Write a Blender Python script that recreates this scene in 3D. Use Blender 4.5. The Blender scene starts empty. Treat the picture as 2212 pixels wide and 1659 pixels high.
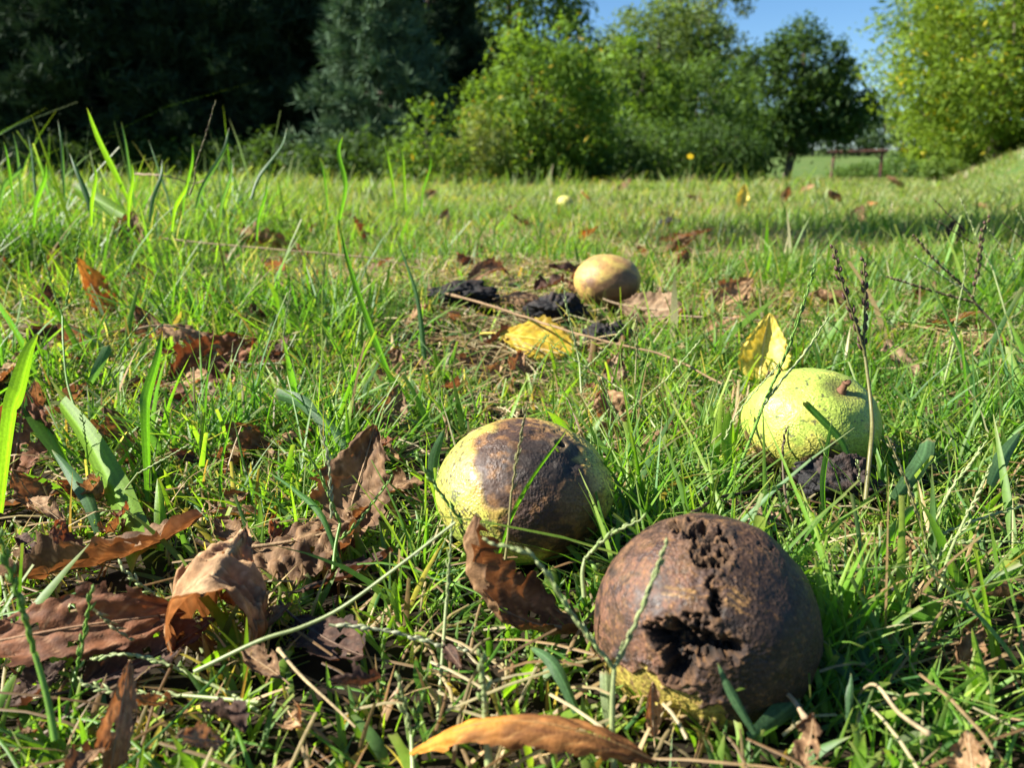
import bpy, math, random
import numpy as np
from mathutils import Vector, Matrix, Euler

random.seed(7)
R = math.radians
sc = bpy.context.scene
COL = sc.collection

# ------------------------------------------------------------------ camera, sky, sun, exposure
CAMH, PITCH, F = 0.15, R(14.6), 1720.0
W2, H2 = 2212.0, 1659.0
cam_d = bpy.data.cameras.new('camera')
cam = bpy.data.objects.new('camera', cam_d)
COL.objects.link(cam)
cam.location = (0, 0, CAMH)
cam.rotation_euler = (math.pi / 2 - PITCH, 0, 0)
cam_d.sensor_width = 36.0
cam_d.lens = 36.0 * F / W2
cam_d.clip_start = 0.01
cam_d.clip_end = 2000
cam_d.dof.use_dof = True
cam_d.dof.focus_distance = 0.33
cam_d.dof.aperture_fstop = 17
sc.camera = cam

SUN_EL, SUN_BEHIND = R(36), R(2)
sd = Vector((-math.cos(SUN_BEHIND) * math.cos(SUN_EL), -math.sin(SUN_BEHIND) * math.cos(SUN_EL), math.sin(SUN_EL)))
w = bpy.data.worlds.new('World')
sc.world = w
w.use_nodes = True
wn, wl = w.node_tree.nodes, w.node_tree.links
wn.clear()
sky = wn.new('ShaderNodeTexSky')
sky.sky_type = 'NISHITA'
sky.sun_disc = False
sky.sun_elevation = SUN_EL
sky.sun_rotation = math.atan2(sd.x, sd.y)
sky.altitude = 400
sky.air_density = 1.0
sky.dust_density = 0.1
sky.ozone_density = 4.5
bg = wn.new('ShaderNodeBackground')
bg.inputs['Strength'].default_value = 0.05
wo = wn.new('ShaderNodeOutputWorld')
hs = wn.new('ShaderNodeHueSaturation')
hs.inputs['Saturation'].default_value = 1.14
wl.new(sky.outputs[0], hs.inputs['Color'])
wl.new(hs.outputs[0], bg.inputs['Color'])
wl.new(bg.outputs[0], wo.inputs['Surface'])
sun_d = bpy.data.lights.new('sun', 'SUN')
sun_d.energy = 5.0
sun_d.angle = R(0.53)
sun_d.color = (1.0, 0.95, 0.86)
sun = bpy.data.objects.new('sun', sun_d)
COL.objects.link(sun)
sun.rotation_euler = (-sd).to_track_quat('-Z', 'Y').to_euler()
vs = sc.view_settings
vs.view_transform = 'Standard'
vs.look = 'None'
vs.gamma = 1
vs.use_curve_mapping = False
vs.exposure = 1.72
sc.cycles.max_bounces = 4
sc.cycles.diffuse_bounces = 1
sc.cycles.glossy_bounces = 2
sc.cycles.transmission_bounces = 3
sc.cycles.use_denoising = True

rng = np.random.default_rng(11)

# ------------------------------------------------------------------ helpers
def _h(x, y, z, s):
    n = (x * 374761393 + y * 668265263 + z * 1274126177 + s * 974634777) & 0xffffffff
    n = ((n ^ (n >> 13)) * 1274126177) & 0xffffffff
    n = ((n ^ (n >> 15)) * 2246822519) & 0xffffffff
    return ((n ^ (n >> 16)) & 0xffffff) / float(0xffffff)

def vnoise(p, s=0):
    p = np.asarray(p, float)
    i = np.floor(p).astype(np.int64)
    f = p - i
    u = f * f * (3 - 2 * f)
    x, y, z = i[..., 0], i[..., 1], i[..., 2]
    ux, uy, uz = u[..., 0], u[..., 1], u[..., 2]
    def l(a, b, t): return a + (b - a) * t
    c = lambda a, b, d: _h(x + a, y + b, z + d, s)
    return l(l(l(c(0,0,0), c(1,0,0), ux), l(c(0,1,0), c(1,1,0), ux), uy),
             l(l(c(0,0,1), c(1,0,1), ux), l(c(0,1,1), c(1,1,1), ux), uy), uz) * 2 - 1

def fbm(p, o=4, s=0):
    p = np.asarray(p, float)
    a, t = 1.0, 0
    for k in range(o):
        t = t + a * vnoise(p * (2.03 ** k), s + k * 17)
        a *= 0.5
    return t

def sstep(a, b, x):
    t = np.clip((x - a) / (b - a), 0, 1)
    return t * t * (3 - 2 * t)

def mix(a, b, t):
    t = np.asarray(t)[..., None]
    return np.asarray(a, float) * (1 - t) + np.asarray(b, float) * t

def gz(x, y):
    """height of the ground"""
    x = np.asarray(x, float); y = np.asarray(y, float)
    z = 0.022 * sstep(0.45, 1.0, y) * (1 - sstep(2.5, 9, y))
    z = z + 0.035 * sstep(0.1, 0.8, -x - 0.15) * sstep(0.4, 1.2, y) * (1 - sstep(2.5, 6, y))
    z = z + 0.006 * np.sin(x * 9 + 1) * np.sin(y * 7) * (1 - sstep(1.5, 4, y))
    bank = np.maximum(0, x - 0.505 * y - 0.1)
    z = z + 0.42 * (np.sqrt(bank * bank + 0.04) - 0.2) * sstep(5, 10, y) * (1 - sstep(5, 9, bank) * 0.6)
    far = np.maximum(0, y - 75)
    z = z + 0.055 * far * (1 - sstep(80, 300, far) * 0.55) * sstep(0, 20, far)
    return z

def ray(px, py):
    v = Vector(((px - W2 / 2) / F, (H2 / 2 - py) / F, -1))
    v.rotate(cam.rotation_euler)
    return v

CAMP = Vector((0, 0, CAMH))
def P(px, py, Y):
    v = ray(px, py)
    return CAMP + v * (Y / v.y)

def G(px, py, lift=0.0):
    """where the ray through a pixel meets the ground raised by lift"""
    v = ray(px, py)
    t = 0.1
    for _ in range(4000):
        q = CAMP + v * t
        if q.z <= float(gz(q.x, q.y)) + lift:
            return q
        t *= 1.004
    return CAMP + v * t

def mk(name, V, F_, m, col=None, parent=None, smooth=True, extra=None):
    V = np.asarray(V, np.float32)
    Fs = F_ if isinstance(F_, list) else [F_]
    Fs = [np.asarray(f, np.int32) for f in Fs if len(f)]
    me = bpy.data.meshes.new(name)
    me.vertices.add(len(V))
    me.vertices.foreach_set('co', V.ravel())
    n = sum(len(f) for f in Fs)
    loops = np.concatenate([f.ravel() for f in Fs])
    tot = np.concatenate([np.full(len(f), f.shape[1], np.int32) for f in Fs])
    start = np.concatenate([[0], np.cumsum(tot)[:-1]]).astype(np.int32)
    me.loops.add(len(loops))
    me.loops.foreach_set('vertex_index', loops)
    me.polygons.add(n)
    me.polygons.foreach_set('loop_start', start)
    me.polygons.foreach_set('loop_total', tot)
    if smooth:
        me.polygons.foreach_set('use_smooth', np.ones(n, bool))
    if col is not None:
        a = me.color_attributes.new('Col', 'FLOAT_COLOR', 'POINT')
        c = np.ones((len(V), 4), np.float32)
        c[:, :3] = col
        a.data.foreach_set('color', c.ravel())
    for k, arr in (extra or {}).items():
        a = me.attributes.new(k, 'FLOAT', 'POINT')
        a.data.foreach_set('value', np.asarray(arr, np.float32))
    me.update()
    me.validate()
    me.materials.append(m)
    o = bpy.data.objects.new(name, me)
    COL.objects.link(o)
    if parent is not None:
        o.parent = parent
    return o

def empty(name, loc=(0, 0, 0)):
    o = bpy.data.objects.new(name, None)
    o.empty_display_size = 0.01
    COL.objects.link(o)
    o.location = loc
    return o

def tag(o, label=None, cat=None, group=None, kind=None):
    if label: o['label'] = label
    if cat: o['category'] = cat
    if group: o['group'] = group
    if kind: o['kind'] = kind
    return o

def gridf(nu, nv, wrap=False):
    u = np.arange(nu - 1)[:, None]; nvv = nv if wrap else nv - 1
    v = np.arange(nvv)[None, :]
    v2 = (v + 1) % nv
    return np.stack([u * nv + v, (u + 1) * nv + v, (u + 1) * nv + v2, u * nv + v2], -1).reshape(-1, 4)

def spline(pts, n):
    """Catmull-Rom through pts (k,3) -> (n,3)"""
    p = np.asarray([tuple(q) for q in pts], float)
    if len(p) == 2:
        return p[0] + (p[1] - p[0]) * np.linspace(0, 1, n)[:, None]
    p = np.vstack([2 * p[0] - p[1], p, 2 * p[-1] - p[-2]])
    k = len(p) - 3
    t = np.linspace(0, k - 1e-6, n)
    i = t.astype(int); f = (t - i)[:, None]
    a, b, c, d = p[i], p[i + 1], p[i + 2], p[i + 3]
    return 0.5 * (2 * b + (c - a) * f + (2 * a - 5 * b + 4 * c - d) * f ** 2 + (3 * b - a - 3 * c + d) * f ** 3)

def frames(C):
    T = np.gradient(C, axis=0)
    T /= np.linalg.norm(T, axis=1, keepdims=True) + 1e-12
    ref = np.array([0.0, 0, 1]) if abs(T[:, 2]).mean() < 0.9 else np.array([0.0, 1, 0])
    S = np.cross(T, ref); S /= np.linalg.norm(S, axis=1, keepdims=True) + 1e-12
    N = np.cross(S, T)
    return T, S, N

def tube_arrays(C, r, k=6):
    C = np.asarray(C, float)
    r = np.broadcast_to(np.asarray(r, float), (len(C),))
    T, S, N = frames(C)
    a = np.arange(k) * 2 * math.pi / k
    V = C[:, None] + r[:, None, None] * (np.cos(a)[None, :, None] * S[:, None] + np.sin(a)[None, :, None] * N[:, None])
    return V.reshape(-1, 3), gridf(len(C), k, True)

class Acc:
    """collects arrays into one mesh"""
    def __init__(s): s.V, s.F, s.C, s.n = [], {}, [], 0
    def add(s, V, Fq, c):
        V = np.asarray(V, float).reshape(-1, 3)
        Fq = np.asarray(Fq)
        s.F.setdefault(Fq.shape[1], []).append(Fq + s.n)
        s.V.append(V); s.C.append(np.broadcast_to(np.asarray(c, float), V.shape)); s.n += len(V)
    def build(s, name, m, parent=None, smooth=True):
        return mk(name, np.vstack(s.V), [np.vstack(f) for f in s.F.values()], m, np.vstack(s.C), parent, smooth)

ORD = ['first', 'second', 'third', 'fourth', 'fifth', 'sixth', 'seventh', 'eighth', 'ninth', 'tenth', 'eleventh', 'twelfth', 'thirteenth', 'fourteenth', 'fifteenth', 'sixteenth', 'seventeenth', 'eighteenth', 'nineteenth']
for t_, th_ in (('twenty', 'twentieth'), ('thirty', 'thirtieth'), ('forty', 'fortieth'), ('fifty', 'fiftieth'), ('sixty', 'sixtieth'), ('seventy', 'seventieth'), ('eighty', 'eightieth')):
    ORD += [th_] + [t_ + ' ' + o_ for o_ in ORD[:9]]
def rank(v, i):
    return ORD[sorted(range(len(v)), key=lambda k: v[k]).index(i)]


MARKS = [('the blotched walnut', 1131, 1050, 200, 150), ('the torn brown walnut', 1521, 1330, 235, 220), ('the green walnut', 1750, 910, 145, 105), ('the tan walnut', 1311, 600, 70, 50),
         ('the yellow dead leaf', 1165, 735, 80, 50), ('the pale yellow toothed leaf', 1648, 752, 55, 60), ('the rolled leaf', 470, 1250, 130, 130), ('the trough shaped leaf', 228, 1200, 190, 70), ('the large arched tan leaf', 450, 750, 90, 70),
         ('the hook shaped leaf', 212, 650, 50, 60), ('the folded wing leaf', 575, 525, 80, 40), ('the curved black husk shell', 1825, 1062, 90, 60), ('the purple spikes', 1850, 650, 40, 110), ('the fan of dark spikes', 2060, 580, 90, 90),
         ('the red tipped blade', 335, 850, 30, 130), ('the cut grey green blade', 670, 900, 80, 50), ('the small far walnut', 1220, 435, 20, 15), ('the crescent leaf', 1110, 1270, 130, 130), ('the orange tipped leaf', 1120, 1570, 220, 60), ('the broad standing leaf', 772, 1060, 80, 110)]
SEEN_AT = {}
def whereis(x, y, what):
    """a label: what it is, and which side of the nearest landmark it lies on"""
    best = min(MARKS, key=lambda m: math.hypot((x - m[1]) * .8, (y - m[2]) * 1.2) - .8 * min(m[3], m[4]))
    dx, dy = (x - best[1]) / best[3], (y - best[2]) / best[4]
    side = ('left of' if dx < 0 else 'right of') if abs(dx) > abs(dy) else ('beyond' if dy < 0 else 'in front of')
    s = '%s %s %s' % (what, side, best[0])
    k = SEEN_AT[s] = SEEN_AT.get(s, 0) + 1
    return s if k == 1 else '%s %s' % (('next', 'third', 'fourth', 'fifth', 'sixth', 'seventh', 'eighth')[min(k - 2, 6)], s)

# ------------------------------------------------------------------ materials
def newmat(name):
    m = bpy.data.materials.new(name)
    m.use_nodes = True
    n, l = m.node_tree.nodes, m.node_tree.links
    n.clear()
    out = n.new('ShaderNodeOutputMaterial')
    return m, n, l, out

def attr_mat(name, trans=0.35, tgain=(1.5, 1.4, 0.6), rough=0.5, spec=0.4, nscale=400, namp=0.25, bump=0.0, bscale=900, bdist=0.0004, back=None):
    """colour from the mesh's own colour attribute, varied by noise; translucent if thin"""
    m, n, l, out = newmat(name)
    at = n.new('ShaderNodeAttribute'); at.attribute_name = 'Col'
    tc = n.new('ShaderNodeTexCoord')
    nz = n.new('ShaderNodeTexNoise'); nz.inputs['Scale'].default_value = nscale; nz.inputs['Detail'].default_value = 4
    l.new(tc.outputs['Object'], nz.inputs['Vector'])
    mr = n.new('ShaderNodeMapRange')
    mr.inputs['From Min'].default_value = 0.25; mr.inputs['From Max'].default_value = 0.75
    mr.inputs['To Min'].default_value = 1 - namp; mr.inputs['To Max'].default_value = 1 + namp
    l.new(nz.outputs['Fac'], mr.inputs['Value'])
    vm = n.new('ShaderNodeVectorMath'); vm.operation = 'SCALE'
    l.new(at.outputs['Color'], vm.inputs[0]); l.new(mr.outputs[0], vm.inputs['Scale'])
    base = vm.outputs[0]
    if back is not None:
        ge = n.new('ShaderNodeNewGeometry')
        v3 = n.new('ShaderNodeVectorMath'); v3.operation = 'MULTIPLY'; v3.inputs[1].default_value = back
        l.new(base, v3.inputs[0])
        mx = n.new('ShaderNodeMix'); mx.data_type = 'VECTOR'
        l.new(ge.outputs['Backfacing'], mx.inputs['Factor'])
        l.new(base, mx.inputs[4]); l.new(v3.outputs[0], mx.inputs[5])
        base2 = mx.outputs[1]
    else:
        base2 = base
    pb = n.new('ShaderNodeBsdfPrincipled')
    l.new(base2, pb.inputs['Base Color'])
    pb.inputs['Roughness'].default_value = rough
    pb.inputs['Specular IOR Level'].default_value = spec
    if bump:
        b = n.new('ShaderNodeBump'); b.inputs['Strength'].default_value = bump; b.inputs['Distance'].default_value = bdist
        n2 = n.new('ShaderNodeTexNoise'); n2.inputs['Scale'].default_value = bscale; n2.inputs['Detail'].default_value = 5
        l.new(tc.outputs['Object'], n2.inputs['Vector']); l.new(n2.outputs['Fac'], b.inputs['Height'])
        l.new(b.outputs[0], pb.inputs['Normal'])
    if trans > 0:
        tr = n.new('ShaderNodeBsdfTranslucent')
        v2 = n.new('ShaderNodeVectorMath'); v2.operation = 'MULTIPLY'; v2.inputs[1].default_value = tgain
        l.new(base, v2.inputs[0]); l.new(v2.outputs[0], tr.inputs['Color'])
        ms = n.new('ShaderNodeMixShader'); ms.inputs[0].default_value = trans
        l.new(pb.outputs[0], ms.inputs[1]); l.new(tr.outputs[0], ms.inputs[2])
        l.new(ms.outputs[0], out.inputs['Surface'])
    else:
        l.new(pb.outputs[0], out.inputs['Surface'])
    return m

M_grass = attr_mat('grass_blades', 0.45, (1.6, 1.85, 0.5), 0.5, 0.38, 500, 0.2)
M_blade = attr_mat('broad_grass_blade', 0.5, (1.6, 1.75, 0.42), 0.45, 0.3, 900, 0.25, 0.4, 1800, 0.0003)
M_stalk = attr_mat('green_stalk', 0.25, (1.6, 1.5, 0.7), 0.45, 0.45, 900, 0.25)
M_seed = attr_mat('seed_spikelets', 0.25, (1.4, 1.4, 0.9), 0.5, 0.35, 1500, 0.3)
M_dead = attr_mat('dry_leaf', 0.22, (1.9, 1.1, 0.6), 0.7, 0.18, 350, 0.35, 0.45, 1200, 0.0005, back=(1.15, 1.12, 1.1))
M_yleaf = attr_mat('yellow_leaf', 0.38, (1.35, 1.1, 0.5), 0.5, 0.35, 350, 0.15, 0.4, 900, 0.0004)
M_twig = attr_mat('dry_twig', 0.0, (1, 1, 1), 0.75, 0.2, 600, 0.3, 0.6, 1200, 0.0004)
M_char = attr_mat('rotted_black_husk', 0.0, (1, 1, 1), 0.72, 0.35, 900, 0.6, 0.9, 700, 0.0012)
M_tree = attr_mat('tree_leaves', 0.42, (1.7, 1.6, 0.6), 0.6, 0.2, 2.0, 0.25)
M_pine = attr_mat('pine_needles', 0.1, (1.2, 1.3, 0.8), 0.75, 0.08, 2.0, 0.3)
M_bark = attr_mat('tree_bark', 0.0, (1, 1, 1), 0.9, 0.15, 12, 0.4, 0.8, 18, 0.03)
M_rust = attr_mat('rusty_steel', 0.0, (1, 1, 1), 0.8, 0.3, 6, 0.5, 0.4, 30, 0.004)

def husk_mat():
    m, n, l, out = newmat('walnut_husk')
    at = n.new('ShaderNodeAttribute'); at.attribute_name = 'Col'
    ra = n.new('ShaderNodeAttribute'); ra.attribute_name = 'rough'
    tc = n.new('ShaderNodeTexCoord')
    nz = n.new('ShaderNodeTexNoise'); nz.inputs['Scale'].default_value = 1300; nz.inputs['Detail'].default_value = 4
    l.new(tc.outputs['Object'], nz.inputs['Vector'])
    mr = n.new('ShaderNodeMapRange')
    mr.inputs['From Min'].default_value = 0.3; mr.inputs['From Max'].default_value = 0.7
    mr.inputs['To Min'].default_value = 0.72; mr.inputs['To Max'].default_value = 1.3
    l.new(nz.outputs['Fac'], mr.inputs['Value'])
    vm = n.new('ShaderNodeVectorMath'); vm.operation = 'SCALE'
    l.new(at.outputs['Color'], vm.inputs[0]); l.new(mr.outputs[0], vm.inputs['Scale'])
    pb = n.new('ShaderNodeBsdfPrincipled')
    l.new(vm.outputs[0], pb.inputs['Base Color'])
    l.new(ra.outputs['Fac'], pb.inputs['Roughness'])
    pb.inputs['Specular IOR Level'].default_value = 0.33
    n2 = n.new('ShaderNodeTexNoise'); n2.inputs['Scale'].default_value = 1100; n2.inputs['Detail'].default_value = 3
    vo = n.new('ShaderNodeTexVoronoi'); vo.inputs['Scale'].default_value = 900
    for q in (n2, vo): l.new(tc.outputs['Object'], q.inputs['Vector'])
    ad = n.new('ShaderNodeMath'); ad.operation = 'MULTIPLY_ADD'; ad.inputs[1].default_value = 0.8
    l.new(vo.outputs['Distance'], ad.inputs[0]); l.new(n2.outputs['Fac'], ad.inputs[2])
    b = n.new('ShaderNodeBump'); b.inputs['Strength'].default_value = 0.55; b.inputs['Distance'].default_value = 0.0006
    n3 = n.new('ShaderNodeTexNoise'); n3.inputs['Scale'].default_value = 120; n3.inputs['Detail'].default_value = 3
    l.new(tc.outputs['Object'], n3.inputs['Vector'])
    m3 = n.new('ShaderNodeMapRange'); m3.inputs['From Min'].default_value = .35; m3.inputs['From Max'].default_value = .65; m3.inputs['To Min'].default_value = .12; m3.inputs['To Max'].default_value = .75
    l.new(n3.outputs['Fac'], m3.inputs['Value']); l.new(m3.outputs[0], b.inputs['Strength'])
    l.new(ad.outputs[0], b.inputs['Height']); l.new(b.outputs[0], pb.inputs['Normal'])
    l.new(pb.outputs[0], out.inputs['Surface'])
    return m
M_husk = husk_mat()

def soil_mat():
    m, n, l, out = newmat('lawn_soil')
    tc = n.new('ShaderNodeTexCoord')
    ge = n.new('ShaderNodeNewGeometry')
    sx = n.new('ShaderNodeSeparateXYZ'); l.new(ge.outputs['Position'], sx.inputs[0])
    n1 = n.new('ShaderNodeTexNoise'); n1.inputs['Scale'].default_value = 60; n1.inputs['Detail'].default_value = 8
    n2 = n.new('ShaderNodeTexNoise'); n2.inputs['Scale'].default_value = 0.6; n2.inputs['Detail'].default_value = 6
    for q in (n1, n2): l.new(ge.outputs['Position'], q.inputs['Vector'])
    soil = n.new('ShaderNodeValToRGB'); l.new(n1.outputs['Fac'], soil.inputs[0])
    soil.color_ramp.elements[0].position = .3; soil.color_ramp.elements[0].color = (0.008, 0.006, 0.004, 1)
    soil.color_ramp.elements[1].position = .75; soil.color_ramp.elements[1].color = (0.035, 0.025, 0.014, 1)
    turf = n.new('ShaderNodeValToRGB'); l.new(n2.outputs['Fac'], turf.inputs[0])
    turf.color_ramp.elements[0].position = .35; turf.color_ramp.elements[0].color = (0.055, 0.11, 0.022, 1)
    turf.color_ramp.elements[1].position = .7; turf.color_ramp.elements[1].color = (0.12, 0.15, 0.045, 1)
    mr = n.new('ShaderNodeMapRange'); mr.inputs['From Min'].default_value = 1.2; mr.inputs['From Max'].default_value = 7
    l.new(sx.outputs['Y'], mr.inputs['Value'])
    mx = n.new('ShaderNodeMix'); mx.data_type = 'RGBA'
    l.new(mr.outputs[0], mx.inputs['Factor']); l.new(soil.outputs[0], mx.inputs[6]); l.new(turf.outputs[0], mx.inputs[7])
    pb = n.new('ShaderNodeBsdfPrincipled'); pb.inputs['Roughness'].default_value = 0.95
    pb.inputs['Specular IOR Level'].default_value = 0.1
    l.new(mx.outputs[2], pb.inputs['Base Color'])
    b = n.new('ShaderNodeBump'); b.inputs['Strength'].default_value = 0.7; b.inputs['Distance'].default_value = 0.004
    l.new(n1.outputs['Fac'], b.inputs['Height']); l.new(b.outputs[0], pb.inputs['Normal'])
    l.new(pb.outputs[0], out.inputs['Surface'])
    return m

# ------------------------------------------------------------------ ground
ys = np.concatenate([np.linspace(-6, 0, 7)[:-1], np.linspace(0, 2, 81)[:-1], np.linspace(2, 12, 61)[:-1],
                     np.linspace(12, 80, 60)[:-1], np.linspace(80, 260, 37)[:-1], np.linspace(260, 900, 12)])
t = np.linspace(-1, 1, 161)
Yg, Tg = np.meshgrid(ys, t, indexing='ij')
Xg = Tg * (1.2 + 1.1 * np.maximum(Yg, 0)) * 1.3 + Tg ** 3 * 6
Zg = gz(Xg, Yg) + 0.004 * vnoise(np.stack([Xg * 14, Yg * 14, Yg * 0], -1)) * (Yg < 3)
tag(mk('ground', np.stack([Xg, Yg, Zg], -1).reshape(-1, 3), gridf(len(ys), 161)[:, ::-1], soil_mat()), kind='structure')

# ------------------------------------------------------------------ black walnuts
def hitd(px, py, c, r):
    """unit direction, from the centre, of the husk point that a pixel's ray meets first"""
    v = ray(px, py)
    o = [(CAMP[i] - c[i]) / r[i] for i in range(3)]; d = [v[i] / r[i] for i in range(3)]
    A = sum(q * q for q in d); B = sum(o[i] * d[i] for i in range(3)); C_ = sum(q * q for q in o) - 1
    D = max(0.0, B * B - A * C_)
    k = (-B - math.sqrt(D)) / A
    q = np.array([o[i] + k * d[i] for i in range(3)])
    return q / np.linalg.norm(q)

def blob(d, ctrs, soft=0.08):
    """union of soft caps on the sphere: list of (direction, chord radius)"""
    m = np.full(len(d), 9.0)
    for c, r in ctrs:
        m = np.minimum(m, np.linalg.norm(d - c, axis=1) - r)
    return 1 - sstep(-soft, soft, m), m

def polyd(d, pts):
    m = np.full(len(d), 9.0)
    for a, b in zip(pts[:-1], pts[1:]):
        ab = b - a
        k = np.clip(((d - a) @ ab) / (ab @ ab), 0, 1)
        m = np.minimum(m, np.linalg.norm(d - a - k[:, None] * ab, axis=1))
    return m

def sphere_dirs(axis, nu, nv):
    a = Vector(axis).normalized()
    q = Vector((0, 0, 1)).rotation_difference(a).to_matrix()
    th = np.linspace(0.004, math.pi - 0.004, nu)[:, None]
    ph = (np.arange(nv) * 2 * math.pi / nv)[None, :]
    D = np.stack([np.sin(th) * np.cos(ph), np.sin(th) * np.sin(ph), np.cos(th) + 0 * ph], -1).reshape(-1, 3)
    return D @ np.array(q).T

def speckle(d, scale, thr, s):
    n = vnoise(d * scale, s) * 0.7 + 0.5 * vnoise(d * scale * 2.1, s + 5)
    return sstep(thr, thr + 0.12, n)

YEL, GRN = (0.42, 0.385, 0.075), (0.30, 0.36, 0.06)
TAN, BRN, PUR, BLK = (0.30, 0.18, 0.07), (0.125, 0.066, 0.036), (0.10, 0.053, 0.038), (0.014, 0.011, 0.009)
WAL = []

def husk(parent, c, r, D, nu, nv, disp, col, rough, name='husk'):
    V = D * np.array(r) * (1 + disp)[:, None]
    return mk(name, V, gridf(nu, nv, True), M_husk, col, parent, True, {'rough': rough})

# nearest: brown, torn open
c1 = P(1521, 1345, 0.207); r1 = (0.0318, 0.0318, 0.0312)
w1 = tag(empty('walnut', c1), 'dark brown walnut nearest the camera, its husk cracked and torn open with a black hole', 'walnut', 'fallen walnuts in their husks')
H = lambda x, y: hitd(x, y, c1, r1)
NU, NV = 330, 420
D = sphere_dirs(H(1500, 1135), NU, NV)
nA = fbm(D * 5, 4, 3); nB = fbm(D * 16, 3, 9); nC = fbm(D * 42, 2, 21)
wob = D + 0.085 * np.stack([fbm(D * 9, 4, 31), fbm(D * 9, 4, 47), fbm(D * 9, 4, 63)], -1)
hole_m, hole_d = blob(wob, [(H(1430, 1372), .10), (H(1470, 1395), .16), (H(1525, 1395), .13), (H(1465, 1445), .13), (H(1570, 1395), .08)], .045)
top_m, top_d = blob(wob, [(H(1505, 1148), .13), (H(1465, 1138), .09), (H(1545, 1160), .10), (H(1530, 1200), .07), (H(1560, 1215), .06)], .05)
sm_m, sm_d = blob(wob, [(H(1548, 1318), .075), (H(1545, 1290), .05)], .035)
cr = polyd(wob, [H(1505, 1160), H(1500, 1200), H(1530, 1220), H(1522, 1255), H(1532, 1290), H(1548, 1310)])
crack = 1 - sstep(.014, .055, cr)
cr2 = polyd(wob, [H(1630, 1170), H(1670, 1185)]); crack = np.maximum(crack, 0.7 * (1 - sstep(.01, .035, cr2)))
crust = np.maximum(1 - sstep(.03, .15, cr), np.maximum(1 - sstep(0, .12, hole_d), 1 - sstep(0, .14, top_d)))
yel_m, yel_d = blob(wob, [(H(1310, 1450), .22), (H(1345, 1490), .28), (H(1400, 1505), .23), (H(1470, 1530), .20), (H(1545, 1550), .13)], .015)
lip = 1 - sstep(0, .09, np.abs(yel_d - 0.03))
pit = np.maximum(hole_m * 1.0, np.maximum(top_m * .75, sm_m * .7))
disp = 0.02 * fbm(D * 2.2, 2, 5) + 0.006 * nA + 0.002 * nB + 0.0012 * nC
disp = disp - 0.26 * hole_m - 0.13 * top_m - 0.11 * sm_m - 0.04 * crack + pit * (0.05 * nB + 0.022 * fbm(D * 30, 2, 431)) + 0.018 * crust * (1 - pit) * (0.6 + nB)
crumb = np.maximum(1 - sstep(.02, .20, cr), np.maximum(1 - sstep(0, .16, hole_d), 1 - sstep(0, .2, top_d)))
disp = disp + crumb * (.010 * fbm(D * 26, 3, 401) + .006 * np.abs(nC))
disp = disp + 0.022 * lip * (1 - yel_m) * (1 - hole_m) - 0.012 * yel_m * (1 - hole_m)
col = mix(BRN, PUR, sstep(-.2, .5, nA + (D @ H(1420, 1320) - .75) * 1.2))
col = mix(col, (0.21, 0.115, 0.05), sstep(.1, .7, fbm(D * 7, 4, 77)) * .8)
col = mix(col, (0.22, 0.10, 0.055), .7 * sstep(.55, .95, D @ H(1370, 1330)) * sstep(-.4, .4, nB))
col = mix(col, (0.04, 0.026, 0.02), .75 * sstep(.45, .9, D @ H(1700, 1400)))  # shade of the right flank put into the husk colour
col = mix(col, (0.19, 0.105, 0.05), crust * .75 * sstep(-.3, .3, nB))
col = mix(col, (0.36, 0.285, 0.06), yel_m)
col = mix(col, BRN, yel_m * speckle(D, 24, .35, 8) * .8)
for a, b in (((1437, 1268), (1500, 1280)), ((1432, 1282), (1495, 1293)), ((1585, 1275), (1615, 1300)), ((1575, 1285), (1608, 1310)), ((1570, 1298), (1600, 1322))):
    sl = polyd(D, [H(*a), H(*b)])
    col = mix(col, (0.36, 0.20, 0.07), (1 - sstep(.010, .022, sl)) * sstep(-.5, .1, nC + .3))
col = mix(col, BLK, np.clip(pit * 1.2, 0, 1)); col = mix(col, BLK, crack * .9)
col = mix(col, (0.13, .07, .035), np.maximum(pit, .6 * crust) * sstep(.15, .6, fbm(D * 34, 3, 431)) * .8)
col = mix(col, (.30, .15, .05), .55 * sstep(.35, .75, fbm(D * 30, 3, 411)))
col = mix(col, (.02, .016, .014), .75 * sstep(.35, .9, fbm(D * 6, 4, 421) + .25 * nC) * (1 - .6 * yel_m))
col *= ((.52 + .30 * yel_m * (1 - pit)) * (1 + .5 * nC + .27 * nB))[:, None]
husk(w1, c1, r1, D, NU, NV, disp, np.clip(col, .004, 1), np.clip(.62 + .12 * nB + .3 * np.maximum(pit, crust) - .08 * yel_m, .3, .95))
WAL.append((c1.x, c1.y, .031, c1.z))

# second: half brown, half yellow green
c2 = P(1131, 1058, 0.288); r2 = (0.0342, 0.033, 0.0272)
w2 = tag(empty('walnut', c2), 'walnut with a big brown blotch over yellow green speckled husk, behind the curved dead leaf', 'walnut', 'fallen walnuts in their husks')
H = lambda x, y: hitd(x, y, c2, r2)
NU, NV = 240, 320
D = sphere_dirs(H(1212, 958), NU, NV)
nA = fbm(D * 4, 4, 103); nB = fbm(D * 15, 3, 109); nC = fbm(D * 45, 2, 121)
wob = D + .07 * np.stack([fbm(D * 6, 3, 131), fbm(D * 6, 3, 147), fbm(D * 6, 3, 163)], -1)
bm, bd = blob(wob, [(H(1065, 955), .26), (H(1110, 990), .42), (H(1105, 1050), .36), (H(1190, 950), .40), (H(1200, 1060), .50), (H(1170, 1130), .45), (H(1240, 1120), .42), (H(1130, 915), .35), (H(1250, 1180), .4)], .055)
col = mix(YEL, GRN, sstep(-.2, .5, nA + .9 * (-D[:, 2])))
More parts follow.
